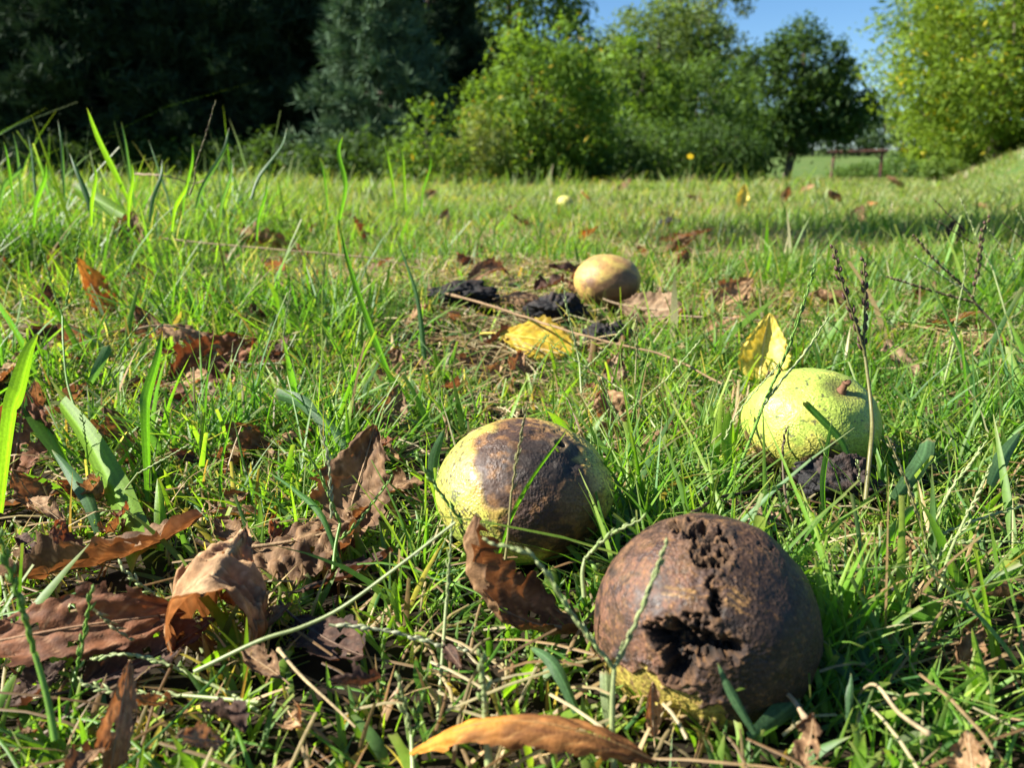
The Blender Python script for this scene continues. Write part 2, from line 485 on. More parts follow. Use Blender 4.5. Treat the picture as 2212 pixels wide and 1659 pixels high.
sp = np.maximum(speckle(D, 24, .16, 8), speckle(D, 40, .22, 18)) * sstep(-.7, 0, fbm(D * 5, 2, 171))
col = mix(col, (0.06, 0.048, 0.026), sp * .9)
br = mix((.055, .031, .020), (.16, .08, .03), sstep(-.1, .6, fbm(D * 9, 4, 177)))
br = mix(br, (.30, .17, .06), .85 * sstep(.80, .97, D @ H(1200, 905)) * sstep(-.5, .3, nB))
br = mix(br, (.26, .20, .08), .75 * sstep(.86, .98, D @ H(1255, 925)))
br = mix(br, (.022, .018, .015), .85 * sstep(.80, .99, D @ H(1190, 1000) + .05 * nB))
br = mix(br, (.022, .018, .015), .7 * sstep(.86, .99, D @ H(1262, 1010) + .05 * nB))
br = mix(br, (.20, .11, .04), .6 * sstep(.93, .99, D @ H(1255, 1075)))
col = mix(col, (.34, .22, .055), (1 - sstep(.0, .12, np.abs(bd - .02) + .03 * nB)) * .85)
col = mix(col, br, bm)
scar = np.linalg.norm(D - H(1212, 958), axis=1)
hole = 1 - sstep(.045, .075, scar + .01 * nB)
col = mix(col, (.2, .14, .07), (1 - sstep(.08, .16, scar)) * .6); col = mix(col, BLK, hole)
col *= (1 + .3 * nC)[:, None]
disp = .02 * fbm(D * 1.8, 2, 105) + .004 * nA + .002 * nB + .001 * nC - .10 * hole - .012 * bm + .006 * bm * fbm(D * 8, 3, 191) + .02 * (1 - sstep(.06, .22, scar)) - .03 * np.exp(-((scar - .33) / .13) ** 2) * sstep(-.2, .5, D @ np.array([1, 0, 0]) + nA)
husk(w2, c2, r2, D, NU, NV, disp, np.clip(col, .004, 1), np.clip(.44 + .1 * nB + .12 * bm, .3, .9))
WAL.append((c2.x, c2.y, .034, c2.z))

# third: green with the stalk stub
c3 = P(1750, 912, 0.375); r3 = (0.0325, 0.032, 0.0265)
w3 = tag(empty('walnut', c3), 'bright yellow green walnut with a short brown stalk stub, behind the black rotted husk', 'walnut', 'fallen walnuts in their husks')
H = lambda x, y: hitd(x, y, c3, r3)
NU, NV = 200, 280
D = sphere_dirs(H(1822, 842), NU, NV)
nA = fbm(D * 4, 4, 203); nB = fbm(D * 15, 3, 209); nC = fbm(D * 45, 2, 221)
col = mix((.29, .37, .06), (.42, .40, .08), sstep(-.1, .6, nA + .8 * (D @ H(1640, 960) - .6)))
col = mix(col, (.40, .26, .07), .8 * sstep(.90, .99, D @ H(1640, 985) + .05 * nB))
sp = np.maximum(speckle(D, 15, .5, 208), .8 * speckle(D, 34, .5, 218))
col = mix(col, (.05, .045, .03), sp * .85)
bm, bd = blob(D + .06 * np.stack([nA, nB, nA], -1), [(H(1790, 985), .16), (H(1760, 1000), .2), (H(1800, 955), .07), (H(1650, 985), .2), (H(1615, 950), .17)], .03)
col = mix(col, (.12, .075, .03), bm)
scar = np.linalg.norm(D - H(1822, 842), axis=1)
col = mix(col, (.17, .16, .045), .75 * (1 - sstep(.1, .45, scar + .08 * nB)))
col = mix(col, (.05, .035, .02), 1 - sstep(.05, .11, scar))
col *= (1 + .28 * nC)[:, None]
disp = .022 * fbm(D * 1.8, 2, 205) + .004 * nA + .003 * nB + .0018 * nC - .05 * (1 - sstep(.0, .3, scar)) + .035 * np.exp(-((scar - .38) / .16) ** 2)
husk(w3, c3, r3, D, NU, NV, disp, np.clip(col, .004, 1), np.clip(.42 + .1 * nB + .2 * bm, .3, .9))
a = Vector(tuple(H(1822, 842) * np.array(r3)))
up = Vector((.1, -.1, 1)).normalized()
Ct = spline([a * .93, a + up * .002, a + up * .0032 + Vector((.0006, 0, 0)), a + up * .0045], 8)
V, Fq = tube_arrays(Ct, np.array([.0028, .0019, .0016, .0016, .0018, .0022, .0022, .0006]), 9)
V += .0003 * np.stack([vnoise(V * 900, k) for k in (1, 2, 3)], -1)
mk('stalk_stub', V, Fq, M_twig, np.broadcast_to((.13, .065, .035), V.shape), w3)
WAL.append((c3.x, c3.y, .0325, c3.z))

# fourth and fifth: further off
def far_walnut(c, r, label, spot, seed, base, n=110):
    o = tag(empty('walnut', c), label, 'walnut', 'fallen walnuts in their husks')
    D = sphere_dirs((.3, .2, .9), n, n + 40)
    nA = fbm(D * 4, 4, seed); nB = fbm(D * 14, 3, seed + 9)
    col = mix(base[0], base[1], sstep(-.3, .5, nA))
    if spot:
        bm, bd = blob(D + .1 * np.stack([nA, nB, nA], -1), [(hitd(x, y, c, r), q) for x, y, q in spot], .08)
        col = mix(col, (.13, .065, .035), bm * .9)
    col = mix(col, (.16, .12, .06), speckle(D, 12, .5, seed) * .5)
    husk(o, c, r, D, n, n + 40, .02 * fbm(D * 2, 2, seed) + .004 * nB, np.clip(col * (1 + .2 * nB)[:, None], .01, 1), np.full(len(D), .5))
    return o
c4 = P(1311, 606, 0.80); r4 = (.0335, .0335, .0265)
far_walnut(c4, r4, 'yellow tan walnut with a brown underside, half way back beside the black rotted husks', [(1350, 622, .62), (1320, 640, .6), (1275, 612, .22)], 303, ((.40, .28, .075), (.33, .19, .065)))
WAL.append((c4.x, c4.y, .0331, c4.z))
g5 = G(1220, 440, .03)
c5 = Vector((g5.x, g5.y, float(gz(g5.x, g5.y)) + .03))
far_walnut(c5, (.034, .03, .03), 'small pale yellow walnut farthest back in the lawn', [], 353, ((.55, .52, .14), (.5, .42, .1)), 60)
WAL.append((c5.x, c5.y, .05, c5.z))

# ------------------------------------------------------------------ dead leaves
FLAT = []     # (x, y, radius, top) : blades rooted there stay below the thing that lies on them

def leaf_surface(L, W, bend, curl, twist=0., nu=44, nv=25, seed=0, ripple=1., wexp=1.0, teeth=0.05, veins=9, notch=0., trunc=1.):
    u = np.linspace(0, 1, nu); v = np.linspace(-1, 1, nv)
    ub = np.linspace(0, 1, len(bend)); uc = np.linspace(0, 1, len(curl))
    kb = np.interp(u, ub, bend); kc = np.interp(u, uc, curl)
    C = np.zeros((nu, 3)); Fr = np.zeros((nu, 3, 3))
    M = np.eye(3); p = np.zeros(3)
    du = 1 / (nu - 1)
    for i in range(nu):
        C[i] = p; Fr[i] = M
        a = -kb[i] * du; b = twist * du
        ry = np.array([[math.cos(a), 0, math.sin(a)], [0, 1, 0], [-math.sin(a), 0, math.cos(a)]])
        rx = np.array([[1, 0, 0], [0, math.cos(b), -math.sin(b)], [0, math.sin(b), math.cos(b)]])
        p = p + M[:, 0] * L * du
        M = M @ ry @ rx
    wu = W * np.sin(math.pi * np.clip((u * trunc) ** wexp, 0, 1)) ** .75 * (1 - .25 * u) + W * .02
    U, Vv = np.meshgrid(u, v, indexing='ij')
    n1 = fbm(np.stack([U * 4, Vv * 2, U * 0 + seed], -1), 3, seed)
    n2 = fbm(np.stack([U * 11, Vv * 5, U * 0], -1), 2, seed + 3)
    edge = np.abs(Vv)
    wide = wu[:, None] * (1 + .12 * n1 * edge + teeth * edge * np.sign(np.sin(U * 70)) * np.abs(np.sin(U * 70)) ** .5)
    if notch:
        wide = wide * (1 - notch * edge * sstep(.35, .8, fbm(np.stack([U * 5, np.sign(Vv) * 3, U * 0], -1), 2, seed + 8)))
    ang = Vv * kc[:, None] * (1 + .25 * n1)
    k = np.where(np.abs(ang) < 1e-4, 1e-4, ang)
    s = Vv * wide
    x = s * np.sin(k) / k
    z = s * (1 - np.cos(k)) / k
    ph = U * veins - edge * 1.6
    vein = np.abs(((ph + .5) % 1) - .5) * 2           # 0 on the side veins
    z = z + W * (.06 * ripple) * (1 - vein) ** 3 * -1 * edge ** .3 + W * .12 * ripple * n1 * (.3 + edge) + W * .05 * ripple * n2
    rid = 1 - np.abs(fbm(np.stack([U * 6, Vv * 3.2, U * 0 + 5], -1), 3, seed + 21))
    z = z + W * .075 * ripple * (rid - .6) * (.25 + edge)
    z = z + W * .10 * np.exp(-(Vv / .06) ** 2) * -.4
    Pp = C[:, None] + Fr[:, None, :, 1] * x[..., None] + Fr[:, None, :, 2] * z[..., None]
    mid = C + Fr[:, :, 2] * (-W * .02)
    return Pp, U, Vv, vein, n1, n2, mid

PAL = {
    'tan': ((.33, .20, .10), (.20, .11, .05), (.42, .29, .16)),
    'brown': ((.20, .115, .056), (.11, .06, .03), (.32, .21, .11)),
    'red': ((.20, .08, .035), (.11, .045, .022), (.30, .17, .09)),
    'rust': ((.28, .12, .035), (.14, .055, .02), (.34, .18, .06)),
    'dark': ((.085, .045, .03), (.05, .03, .022), (.14, .09, .06)),
    'grey': ((.26, .175, .10), (.15, .09, .05), (.36, .26, .16)),
    'orange': ((.36, .15, .035), (.22, .08, .025), (.42, .22, .06)),
    'yellow': ((.62, .44, .035), (.48, .29, .03), (.70, .55, .10)),
    'lemon': ((.72, .58, .10), (.60, .44, .06), (.78, .68, .22)),
}

def leaf(label, px, py, lift, Lpx, Wpx, az, pitch=0, roll=0, bend=(0,), curl=(0.6,), twist=0., pal='tan', spots=.4, cat='leaf', nu=40, nv=21,
         ripple=1., teeth=.05, wexp=1., petiole=.25, group='dead leaves lying in the grass', name='dead_leaf', notch=0., flat=True, tip=None, trunc=1.):
    seed = (int(px * 7 + py * 13)) % 9973
    q = G(px, py, lift)
    dist = (q - CAMP).length
    L, W = Lpx * dist / F, Wpx * dist / F
    Pp, U, Vv, vein, n1, n2, mid = leaf_surface(L, W / 2, bend, curl, twist, nu, nv, seed, ripple, wexp, teeth, 9, notch, trunc)
    A = np.array(Euler((R(roll), -R(pitch), R(az)), 'XYZ').to_matrix()) if False else \
        np.array(Matrix.Rotation(R(az), 3, 'Z') @ Matrix.Rotation(-R(pitch), 3, 'Y') @ Matrix.Rotation(R(roll), 3, 'X'))
    ctr = Pp[nu // 2, nv // 2]
    V = ((Pp - ctr).reshape(-1, 3)) @ A.T
    mid = (mid - ctr) @ A.T
    lo = V[:, 2].min() + q.z - float(gz(q.x, q.y))
    if lo < .002:
        V[:, 2] += .002 - lo; mid[:, 2] += .002 - lo
    o = tag(empty(name, q), label, cat, group)
    b, d, vn = PAL[pal]
    e = np.abs(Vv)
    sp = fbm(np.stack([U * 7, Vv * 3.5, U * 0], -1), 4, seed + 50)
    c = mix(b, d, sstep(-.3, .7, sp))
    c = mix(c, np.array(vn) * 1.1, (1 - sstep(0.02, .17, vein)) * .8 * (e > .04))
    c = mix(c, np.array(d) * .7, sstep(.2, .7, fbm(np.stack([U * 22, Vv * 12, U * 0], -1), 3, seed + 70)) * .55)
    c = mix(c, vn, np.exp(-(Vv / .05) ** 2) * .6)
    c = mix(c, np.array(d) * .55, sstep(.75, 1.0, e + .25 * n1) * .5)
    c = mix(c, (.03, .02, .014), sstep(.62, .75, vnoise(np.stack([U * 15, Vv * 7, U * 0 + 2], -1), seed + 9)) * spots)
    if tip is not None:
        c = mix(c, tip, sstep(.55, .85, U + .15 * n1))
    m = M_yleaf if pal in ('yellow', 'lemon') else M_dead
    fq = gridf(nu, nv)
    if nu >= 24 and pal not in ('yellow', 'lemon'):      # insect holes and a torn margin
        hn = fbm(np.stack([U * 10, Vv * 5, U * 0 + 1], -1), 2, seed + 90)
        tn = fbm(np.stack([U * 13, np.sign(Vv) * 4, U * 0 + 3], -1), 2, seed + 95)
        bad = ((hn > 1.02) | ((e > .80) & (tn > .45)) | ((e > .9) & (tn > .2))).reshape(-1)
        fq = fq[~bad[fq].any(1)]
    mk('blade', V, fq, m, c.reshape(-1, 3), o)
    r = np.linspace(W * .022, W * .006, nu)
    if petiole:
        t0 = mid[0] - mid[2]; t0 = t0 / (np.linalg.norm(t0) + 1e-9)
        sg = (seed % 7 - 3) * .12
        ext = [mid[0] + t0 * L * petiole * k + np.array([0, 0, 1]) * L * petiole * sg * k * k for k in np.linspace(1, .2, 5)]
        ext = [np.array([p_[0], p_[1], max(p_[2], .001 - q.z + float(gz(q.x, q.y)))]) for p_ in ext]
        mid = np.vstack([ext, mid]); r = np.concatenate([np.full(5, W * .022), r])
    V2, F2 = tube_arrays(mid, np.maximum(r, .00022), 5)
    mk('midrib', V2, F2, M_twig, np.broadcast_to(np.array(vn) * .8, V2.shape), o)
    if flat:
        FLAT.append((q.x, q.y, max(L, W) * .42, max(0.004, q.z - float(gz(q.x, q.y)) - .004) * (1.45 if q.y > .5 else 1)))
    return o

# near ones, each shaped for itself
leaf('long trough shaped brown dead leaf with upturned pale ends, left of the rolled leaf', 228, 1215, .014, 390, 230, 4, -8, -30, (1.0, .5, 1.4), (1.1, 1.4, 1.0), .25, 'brown', .3, nu=60, nv=29)
leaf('rolled brown dead leaf whose open end faces the camera', 485, 1200, .034, 270, 600, -86, 6, 165, (.1, .2, .3), (3.0, 2.9, 2.7), .2, 'tan', .3, nu=60, nv=49, wexp=1.15, petiole=.03, trunc=.64, teeth=.07)
leaf('veined dead leaf behind the rolled leaf, its lower half dark', 640, 1165, .018, 270, 260, 4, 2, 14, (.3, .5), (-.9, -.8), .1, 'brown', .2, nu=56, nv=31, ripple=1.6)
leaf('reddish dead leaf glowing in the light at the left edge, under the trough leaf', 170, 1355, .020, 380, 170, 6, 6, 34, (.8, -.9, .8), (.8, .5), .4, 'red', .3, nu=56, nv=25)
leaf('broad brown dead leaf standing on edge left of the blotched walnut', 772, 1065, .024, 290, 190, 66, 58, 8, (-.3, .4), (.5, .6), .15, 'brown', .5, nu=50, nv=27, teeth=.06)
leaf('crescent shaped dead leaf curling up in front of the blotched walnut', 1062, 1300, .018, 450, 200, 176, -8, -6, (1.5, 2.4, 2.6), (1.0, 1.3, 1.1), -.1, 'brown', .6, nu=64, nv=27, petiole=.02)
leaf('orange and yellow dead leaf arching at the bottom edge', 1130, 1560, .024, 560, 120, 186, 34, -34, (-1.0, -1.9, -1.2), (-.7, -1.4, -1.0), .6, 'rust', .3, nu=64, nv=27, petiole=0, tip=(.50, .22, .03))
leaf('ragged tan dead leaf standing upright near the bottom left corner', 258, 1590, .014, 230, 75, 84, 56, 8, (.8, -.8, .8), (1.0, .8), .7, 'tan', .3, nu=50, nv=21, notch=.5)
leaf('dark purplish dead leaf lying in shade below the pale seed spike', 712, 1385, .010, 240, 150, -42, -4, 8, (.3,), (.4,), 0, 'dark', .2)
leaf('dark brown dead leaf in shade behind the purplish one', 760, 1245, .010, 200, 120, 20, 5, -15, (.4,), (.7,), 0, 'dark', .2)
leaf('dark dead leaf in shade near the bottom left seed stalks', 330, 1420, .010, 260, 140, 30, 5, 20, (.5,), (.8,), 0, 'dark', .2)
leaf('crumpled light brown dead leaf tucked under the green walnut', 1690, 985, .010, 190, 110, -14, -6, -22, (.9, -.6, .7), (.8, .5), .3, 'tan', .2, nu=50, nv=27, ripple=1.8, teeth=.12)
leaf('small toothed dry leaf behind the top of the torn walnut', 1628, 1108, .016, 110, 80, -30, -18, -12, (.4,), (.5,), .1, 'grey', .3, ripple=1.6, teeth=.2)
leaf('small curled dead leaf just behind the blotched walnut, its rim turned over', 1315, 895, .018, 110, 110, -70, -32, 0, (-1.2, -.3), (1.1, .8), .2, 'tan', .3, ripple=1.4)
leaf('pale spotted dead leaf behind the small curled leaf', 1325, 812, .020, 110, 80, 70, 34, 10, (.6,), (.7,), .2, 'grey', .9, ripple=1.6, notch=.4)
leaf('curled brown dead leaf standing among the blades left of the blotched walnut', 850, 895, .016, 120, 95, 76, 42, 10, (.7, 1.2), (1.2,), .2, 'grey', .4)
leaf('pale tan dead leaf lying flat beyond the cut grey green blade', 628, 945, .012, 130, 90, 14, 6, -14, (.5,), (.6,), .1, 'tan', .2, ripple=1.5)
leaf('small reddish brown dead leaf on edge, in the middle distance left of the yellow leaf', 846, 788, .018, 90, 70, 60, 40, 15, (.5,), (.6,), .2, 'brown', .2)
leaf('large tan dead leaf arched over, on top of a reddish one', 440, 722, .028, 170, 120, 20, -4, 14, (-1.0, -.6), (-.8,), .2, 'tan', .3, ripple=1.4)
leaf('large reddish brown dead leaf leaning under the tan one', 468, 790, .018, 200, 130, 20, 18, 58, (.7, .5), (.6,), .3, 'red', .3, ripple=1.4)
leaf('yellow brown dead leaf curled like a hook at the left', 212, 655, .022, 150, 70, 150, 38, -35, (1.4, .8), (1.1,), .4, 'orange', .3, tip=(.35, .22, .05))
leaf('dark brown dead leaf standing in the far left lawn', 280, 540, .020, 110, 95, 80, 48, 5, (.6,), (.8,), .2, 'brown', .3)
leaf('tan and orange dead leaf like a folded wing in the far left lawn', 575, 525, .024, 165, 80, -8, -4, -42, (-.8, .8), (.9, .6), .3, 'tan', .3, ripple=1.6)
leaf('pale curled dead leaf below the folded wing leaf', 598, 585, .016, 100, 60, -80, -12, 30, (1.2,), (1.0,), .3, 'tan', .1)
leaf('small brown dead leaf farthest left of the middle in the lawn', 785, 487, .022, 100, 50, 170, 8, -30, (.6,), (.8,), .2, 'brown', .3)
leaf('arched brown dead leaf hooped over, left of the tan walnut', 1062, 580, .028, 140, 55, 20, 50, 30, (-1.9, -1.4), (.6,), .2, 'brown', .3)
leaf('light tan dead leaf standing right of the tan walnut', 1580, 640, .022, 120, 90, 30, 25, 45, (.5,), (.8,), .1, 'tan', .3)
leaf('pale tan dead leaf lying in front of the standing tan one', 1562, 715, .016, 115, 85, 12, 14, 30, (.5,), (.5,), .1, 'tan', .2)
leaf('grey brown dead leaf at the right foot of the tan walnut', 1412, 670, .020, 150, 120, -25, -8, 42, (.4,), (.6,), .1, 'grey', .3)
leaf('small brown dead leaf at the front foot of the tan walnut', 1338, 650, .016, 90, 50, -10, 0, -20, (-.6,), (.7,), 0, 'brown', .3)
leaf('orange tan dead leaf lying on the black rotted husks', 1148, 645, .026, 110, 70, 5, 0, 34, (-.6,), (-.7,), .1, 'tan', .2)
leaf('orange dead leaf beyond the tan walnut', 1262, 517, .022, 90, 60, 20, 12, -30, (.6,), (.7,), .2, 'orange', .3)
leaf('brown dead leaf under the dark rotted lump beside the yellow leaf', 1330, 765, .012, 130, 80, 50, 12, -40, (.5,), (.6,), .1, 'brown', .2)
leaf('long tan dead leaf lying in the shaded band of the lawn', 1480, 512, .020, 130, 45, 2, 0, -20, (.4,), (.7,), .1, 'tan', .3)
leaf('dark upright dead leaf at the right beyond the seed stalks', 2058, 520, .022, 65, 50, 84, 45, 0, (.5,), (.7,), .1, 'dark', .3)
leaf('small brown dead leaf standing at the far edge of the shaded band', 1852, 472, .024, 60, 45, 60, 30, 10, (.5,), (.7,), .1, 'brown', .3)
leaf('flat tan dead leaf behind the right hand seed stalks', 2045, 695, .014, 130, 80, -12, 4, -20, (.4,), (.4,), .1, 'tan', .2)
leaf('dark red dead leaf at the left edge behind the broad blades', 40, 945, .024, 180, 150, 96, 46, 5, (.4,), (.6,), .1, 'red', .3)
leaf('flat grey tan dead leaf at the left edge below the dark red one', 40, 1090, .008, 170, 100, 4, 2, -10, (.3,), (.4,), 0, 'grey', .2)
leaf('tan dead leaf at the left edge in the middle distance', 8, 815, .020, 110, 80, 60, 20, -20, (.5,), (.6,), .1, 'tan', .2)
leaf('pale tan dead leaf tip at the bottom right corner', 2100, 1650, .014, 110, 75, 70, 40, -30, (.5,), (.6,), .1, 'tan', .2)
leaf('narrow tan dead leaf hanging at the base of the torn walnut', 1408, 1530, .012, 110, 50, 98, 60, 0, (.5,), (.8,), .3, 'tan', .1)
leaf('brown dead leaf in shadow at the right, behind the fork of seed spikes', 2040, 885, .010, 150, 70, 8, 2, -10, (.4,), (.6,), .1, 'dark', .2)
leaf('brown dead leaf lying behind the purple seed spikes', 1990, 640, .014, 110, 60, 25, 5, -25, (.6,), (.8,), .1, 'brown', .2)
leaf('yellow dead leaf lying in the lawn between two walnuts, with fine dark veins', 1165, 735, .020, 180, 125, -20, -4, 38, (.3, -.7, .3), (.3, .2), .1, 'yellow', .35, nu=50, nv=27, tip=(.6, .4, .04), name='yellow_leaf', ripple=.45, wexp=1.2)
leaf('grey black withered leaf touching the left end of the yellow leaf', 1075, 728, .018, 90, 60, 20, 12, -30, (.6,), (.8,), .1, 'dark', .2)
leaf('pale yellow toothed leaf folded over behind the green walnut', 1648, 752, .034, 150, 135, 68, 58, 4, (-.4, .6, .9), (1.3, 1.0), .5, 'lemon', .1, nu=50, nv=27, teeth=.03, name='yellow_leaf', ripple=.3, wexp=.62)
leaf('bright yellow leaf standing on edge far back in the lawn', 1603, 440, .03, 55, 30, 72, 66, 10, (.5,), (.7,), .1, 'lemon', 0, name='yellow_leaf')
# small curled leaves sunk in the grass, mostly at the left and in the middle
g_ = random.Random(91)
lit = []
while len(lit) < 98:
    x, y = g_.uniform(0, 1500) ** 1.0, g_.uniform(455, 1180)
    if g_.random() < (x / 1500) * .75 or (900 < x and y > 860): continue
    if any(abs(x - a[0]) < 34 and abs(y - a[1]) < 22 for a in lit): continue
    lit.append((x, y))
for x, y in ((2060, 800), (1940, 780), (2120, 740), (1790, 650), (2180, 1290), (2090, 1400), (1960, 1180), (1660, 830), (1420, 960), (1880, 610), (980, 1420), (640, 1560), (430, 1600), (1750, 1600), (560, 1430), (600, 1330), (330, 1520), (80, 1480), (60, 1580), (480, 1550), (770, 1480), (190, 1640)): lit.append((x, y))
lit.sort(key=lambda a: -a[1])
for i, (x, y) in enumerate(lit):
    s_ = g_.uniform(60, 120) * (.75 + .35 * (y - 455) / 700)
    pl = g_.choice(['brown', 'brown', 'tan', 'red', 'dark', 'grey'])
    leaf(whereis(x, y, 'small %s half buried leaf' % {'brown': 'brown', 'tan': 'tan', 'red': 'reddish', 'dark': 'dark', 'grey': 'dull tan'}[pl]), x, y, g_.uniform(.010, .022), s_, s_ * g_.uniform(.5, .85), g_.uniform(0, 360), g_.uniform(-5, 40), g_.uniform(-35, 45), (g_.uniform(-1.2, 1.6), g_.uniform(-1.2, 1.6)), (g_.uniform(.4, 1.8), g_.uniform(.4, 1.8)), g_.uniform(-.7, .7),
         pl, .35, nu=26, nv=15, ripple=1.5, group='small curled leaves in the grass', notch=g_.choice([0, 0, .4]), petiole=g_.choice([0, .2]))
# farther leaves that show only as flecks
farl = [(1040, 400, 'brown'), (930, 425, 'brown'), (820, 455, 'dark'), (1265, 430, 'orange'), (1440, 465, 'dark'), (1660, 470, 'brown'), (1745, 415, 'tan'),
        (1350, 410, 'brown'), (1985, 440, 'tan'), (2120, 450, 'tan'), (1800, 432, 'brown'), (1700, 432, 'brown'), (1880, 445, 'orange'),
        (1100, 455, 'tan'), (960, 470, 'brown'), (560, 408, 'red'), (1500, 432, 'tan'), (1385, 545, 'brown'), (330, 590, 'dark'), (720, 600, 'tan'), (95, 640, 'brown'), (900, 540, 'tan'), (1930, 405, 'brown')]
for i, (x, y, p) in enumerate(farl):
    leaf(whereis(x, y, 'little far %s leaf fleck' % {'red': 'reddish'}.get(p, p)), x, y, .018, 34 + 9 * (i % 3), 26, i * 57 % 360, 4 + 7 * (i % 4), 12, (.6,), (.9,), .2, p, .2, nu=14, nv=9, group='far dead leaf flecks', petiole=0)

# ------------------------------------------------------------------ rotted black husk pieces
def rotted(label, px, py, lift, wpx, hpx, seed, hollow=0.5, brown=.15, az=0):
    q = G(px, py, lift)
    s = (q - CAMP).length / F
    rx, rz = wpx * s * .42, hpx * s * .42
    D = sphere_dirs((0, 0, 1), 56, 84)
    n = fbm(D * 2.2, 3, seed); n2 = fbm(D * 7, 4, seed + 7)
    rg = 1 - np.abs(fbm(D * 11, 3, seed + 3))
    k = 1 + .30 * n + .16 * n2 + .10 * rg - hollow * sstep(.55, .95, D @ np.array([.1, -.8, -.35]) + .2 * n)
    V = D * np.array([rx, rx * .75, rz]) * k[:, None]
    V = V @ np.array(Matrix.Rotation(az, 3, 'Y')).T
    c = mix((.007, .0065, .007), (.034, .020, .014), sstep(.1, .9, n2 + D[:, 2] - .8 + brown) * .9)
    o = mk('rotted_husk', V, gridf(56, 84, True), M_char, c)
    o.location = q
    tag(o, label, 'rotted husk', 'black rotted walnut husks')
    FLAT.append((q.x, q.y, rx * .8, .017))
    return o
rotted('black rotted husk piece left of the tan walnut, at the end of the brown stalk', 1000, 640, .018, 150, 62, 5)
rotted('black rotted husk lump under the orange tan leaf, in front of the tan walnut', 1205, 672, .016, 130, 70, 15)
rotted('black rotted husk lump right of the yellow dead leaf', 1312, 735, .014, 105, 80, 25)
rotted('curved shell of black rotted husk between the green walnut and the torn walnut', 1825, 1062, .012, 185, 128, 35, .75, .75, .35)
rotted('small black rotted husk crumb in the grass right of the torn walnut', 1968, 1278, .006, 80, 46, 45)
rotted('small black lump standing in for a dark hole, right edge, beyond the green walnut', 2095, 872, .008, 70, 46, 55)  # black lump put where the grass has only a dark hole
rotted('black rotted husk lump in the shaded band of the lawn', 1450, 487, .022, 60, 34, 65)

# ------------------------------------------------------------------ twigs and leaf stalks
def stalk(label, pts, mm, col, name='leaf_stalk', cat='leaf stalk', m=None, taper=.6):
    """pts: (px, py, lift above ground)"""
    C_ = spline([G(x, y, h) for x, y, h in pts], 40)
    C_ += .0006 * np.stack([vnoise(C_ * 60, k) for k in (1, 2, 3)], -1)
    r = np.linspace(1, taper, 40) * mm / 2000
    r[:3] *= np.array([.5, 1.5, 1.3])
    c0 = C_[20].copy()
    V, Fq = tube_arrays(C_ - c0, r, 7)
    cc = np.array(col) * (1 + .3 * vnoise(V * 300, 3))[:, None]
    o = mk(name, V, Fq, m or M_twig, cc)
    o.location = c0
    return tag(o, label, cat, 'bare leaf stalks and twigs in the grass')
stalk('long brown leaf stalk lying across the lawn above the yellow leaf', [(962, 634, .03), (1060, 660, .034), (1180, 700, .036), (1300, 735, .034), (1440, 770, .03), (1560, 830, .02)], 2.4, (.20, .13, .07))
stalk('thin straight leaf stalk across the far left lawn', [(347, 514, .05), (500, 530, .05), (734, 550, .045), (830, 562, .04), (935, 588, .03)], 2.2, (.22, .16, .09))
stalk('thin twig lying behind the pale yellow toothed leaf', [(1400, 684, .022), (1473, 683, .024), (1590, 688, .026), (1690, 696, .022)], 2.2, (.24, .17, .11))
stalk('brown stick at the right edge level with the green walnut', [(2060, 928, .012), (2120, 938, .014), (2230, 966, .014)], 3.2, (.19, .12, .08), 'twig', 'twig')
stalk('dark thin leaf stalk running from the torn walnut to the black husk shell', [(1490, 1110, .03), (1530, 1085, .024), (1572, 1071, .018), (1650, 1060, .014), (1750, 1056, .012)], 1.5, (.06, .035, .025))
stalk('dead straw stem bowed down over the far left lawn', [(290, 375, .115), (360, 380, .12), (420, 395, .11), (460, 380, .125)], 2.6, (.25, .18, .12), 'straw', 'straw')
stalk('bent pale straw lying in front of the torn walnut', [(1745, 1560, .012), (1700, 1500, .014), (1640, 1470, .016), (1560, 1490, .012), (1470, 1450, .012)], 1.4, (.34, .25, .15), 'straw', 'straw')
stalk('pale bent straw at the bottom right', [(2010, 1590, .02), (1940, 1540, .022), (1890, 1480, .022), (1850, 1500, .01)], 1.2, (.3, .23, .13), 'straw', 'straw')
stalk('pair of dry cut straws low in front of the purplish leaf', [(600, 1400, .02), (660, 1470, .018), (770, 1570, .012)], 1.1, (.33, .25, .13), 'straw', 'straw')

# ------------------------------------------------------------------ single broad blades that stand out
def ptsY(pts, Y0, Y1):
    n = len(pts)
    out = []
    for i, p in enumerate(pts):
        Y = p[2] if len(p) > 2 else Y0 + (Y1 - Y0) * i / max(1, n - 1)
        q = P(p[0], p[1], Y)
        q.z = max(q.z, float(gz(q.x, q.y)) + .0015)
        out.append(q)
    return out

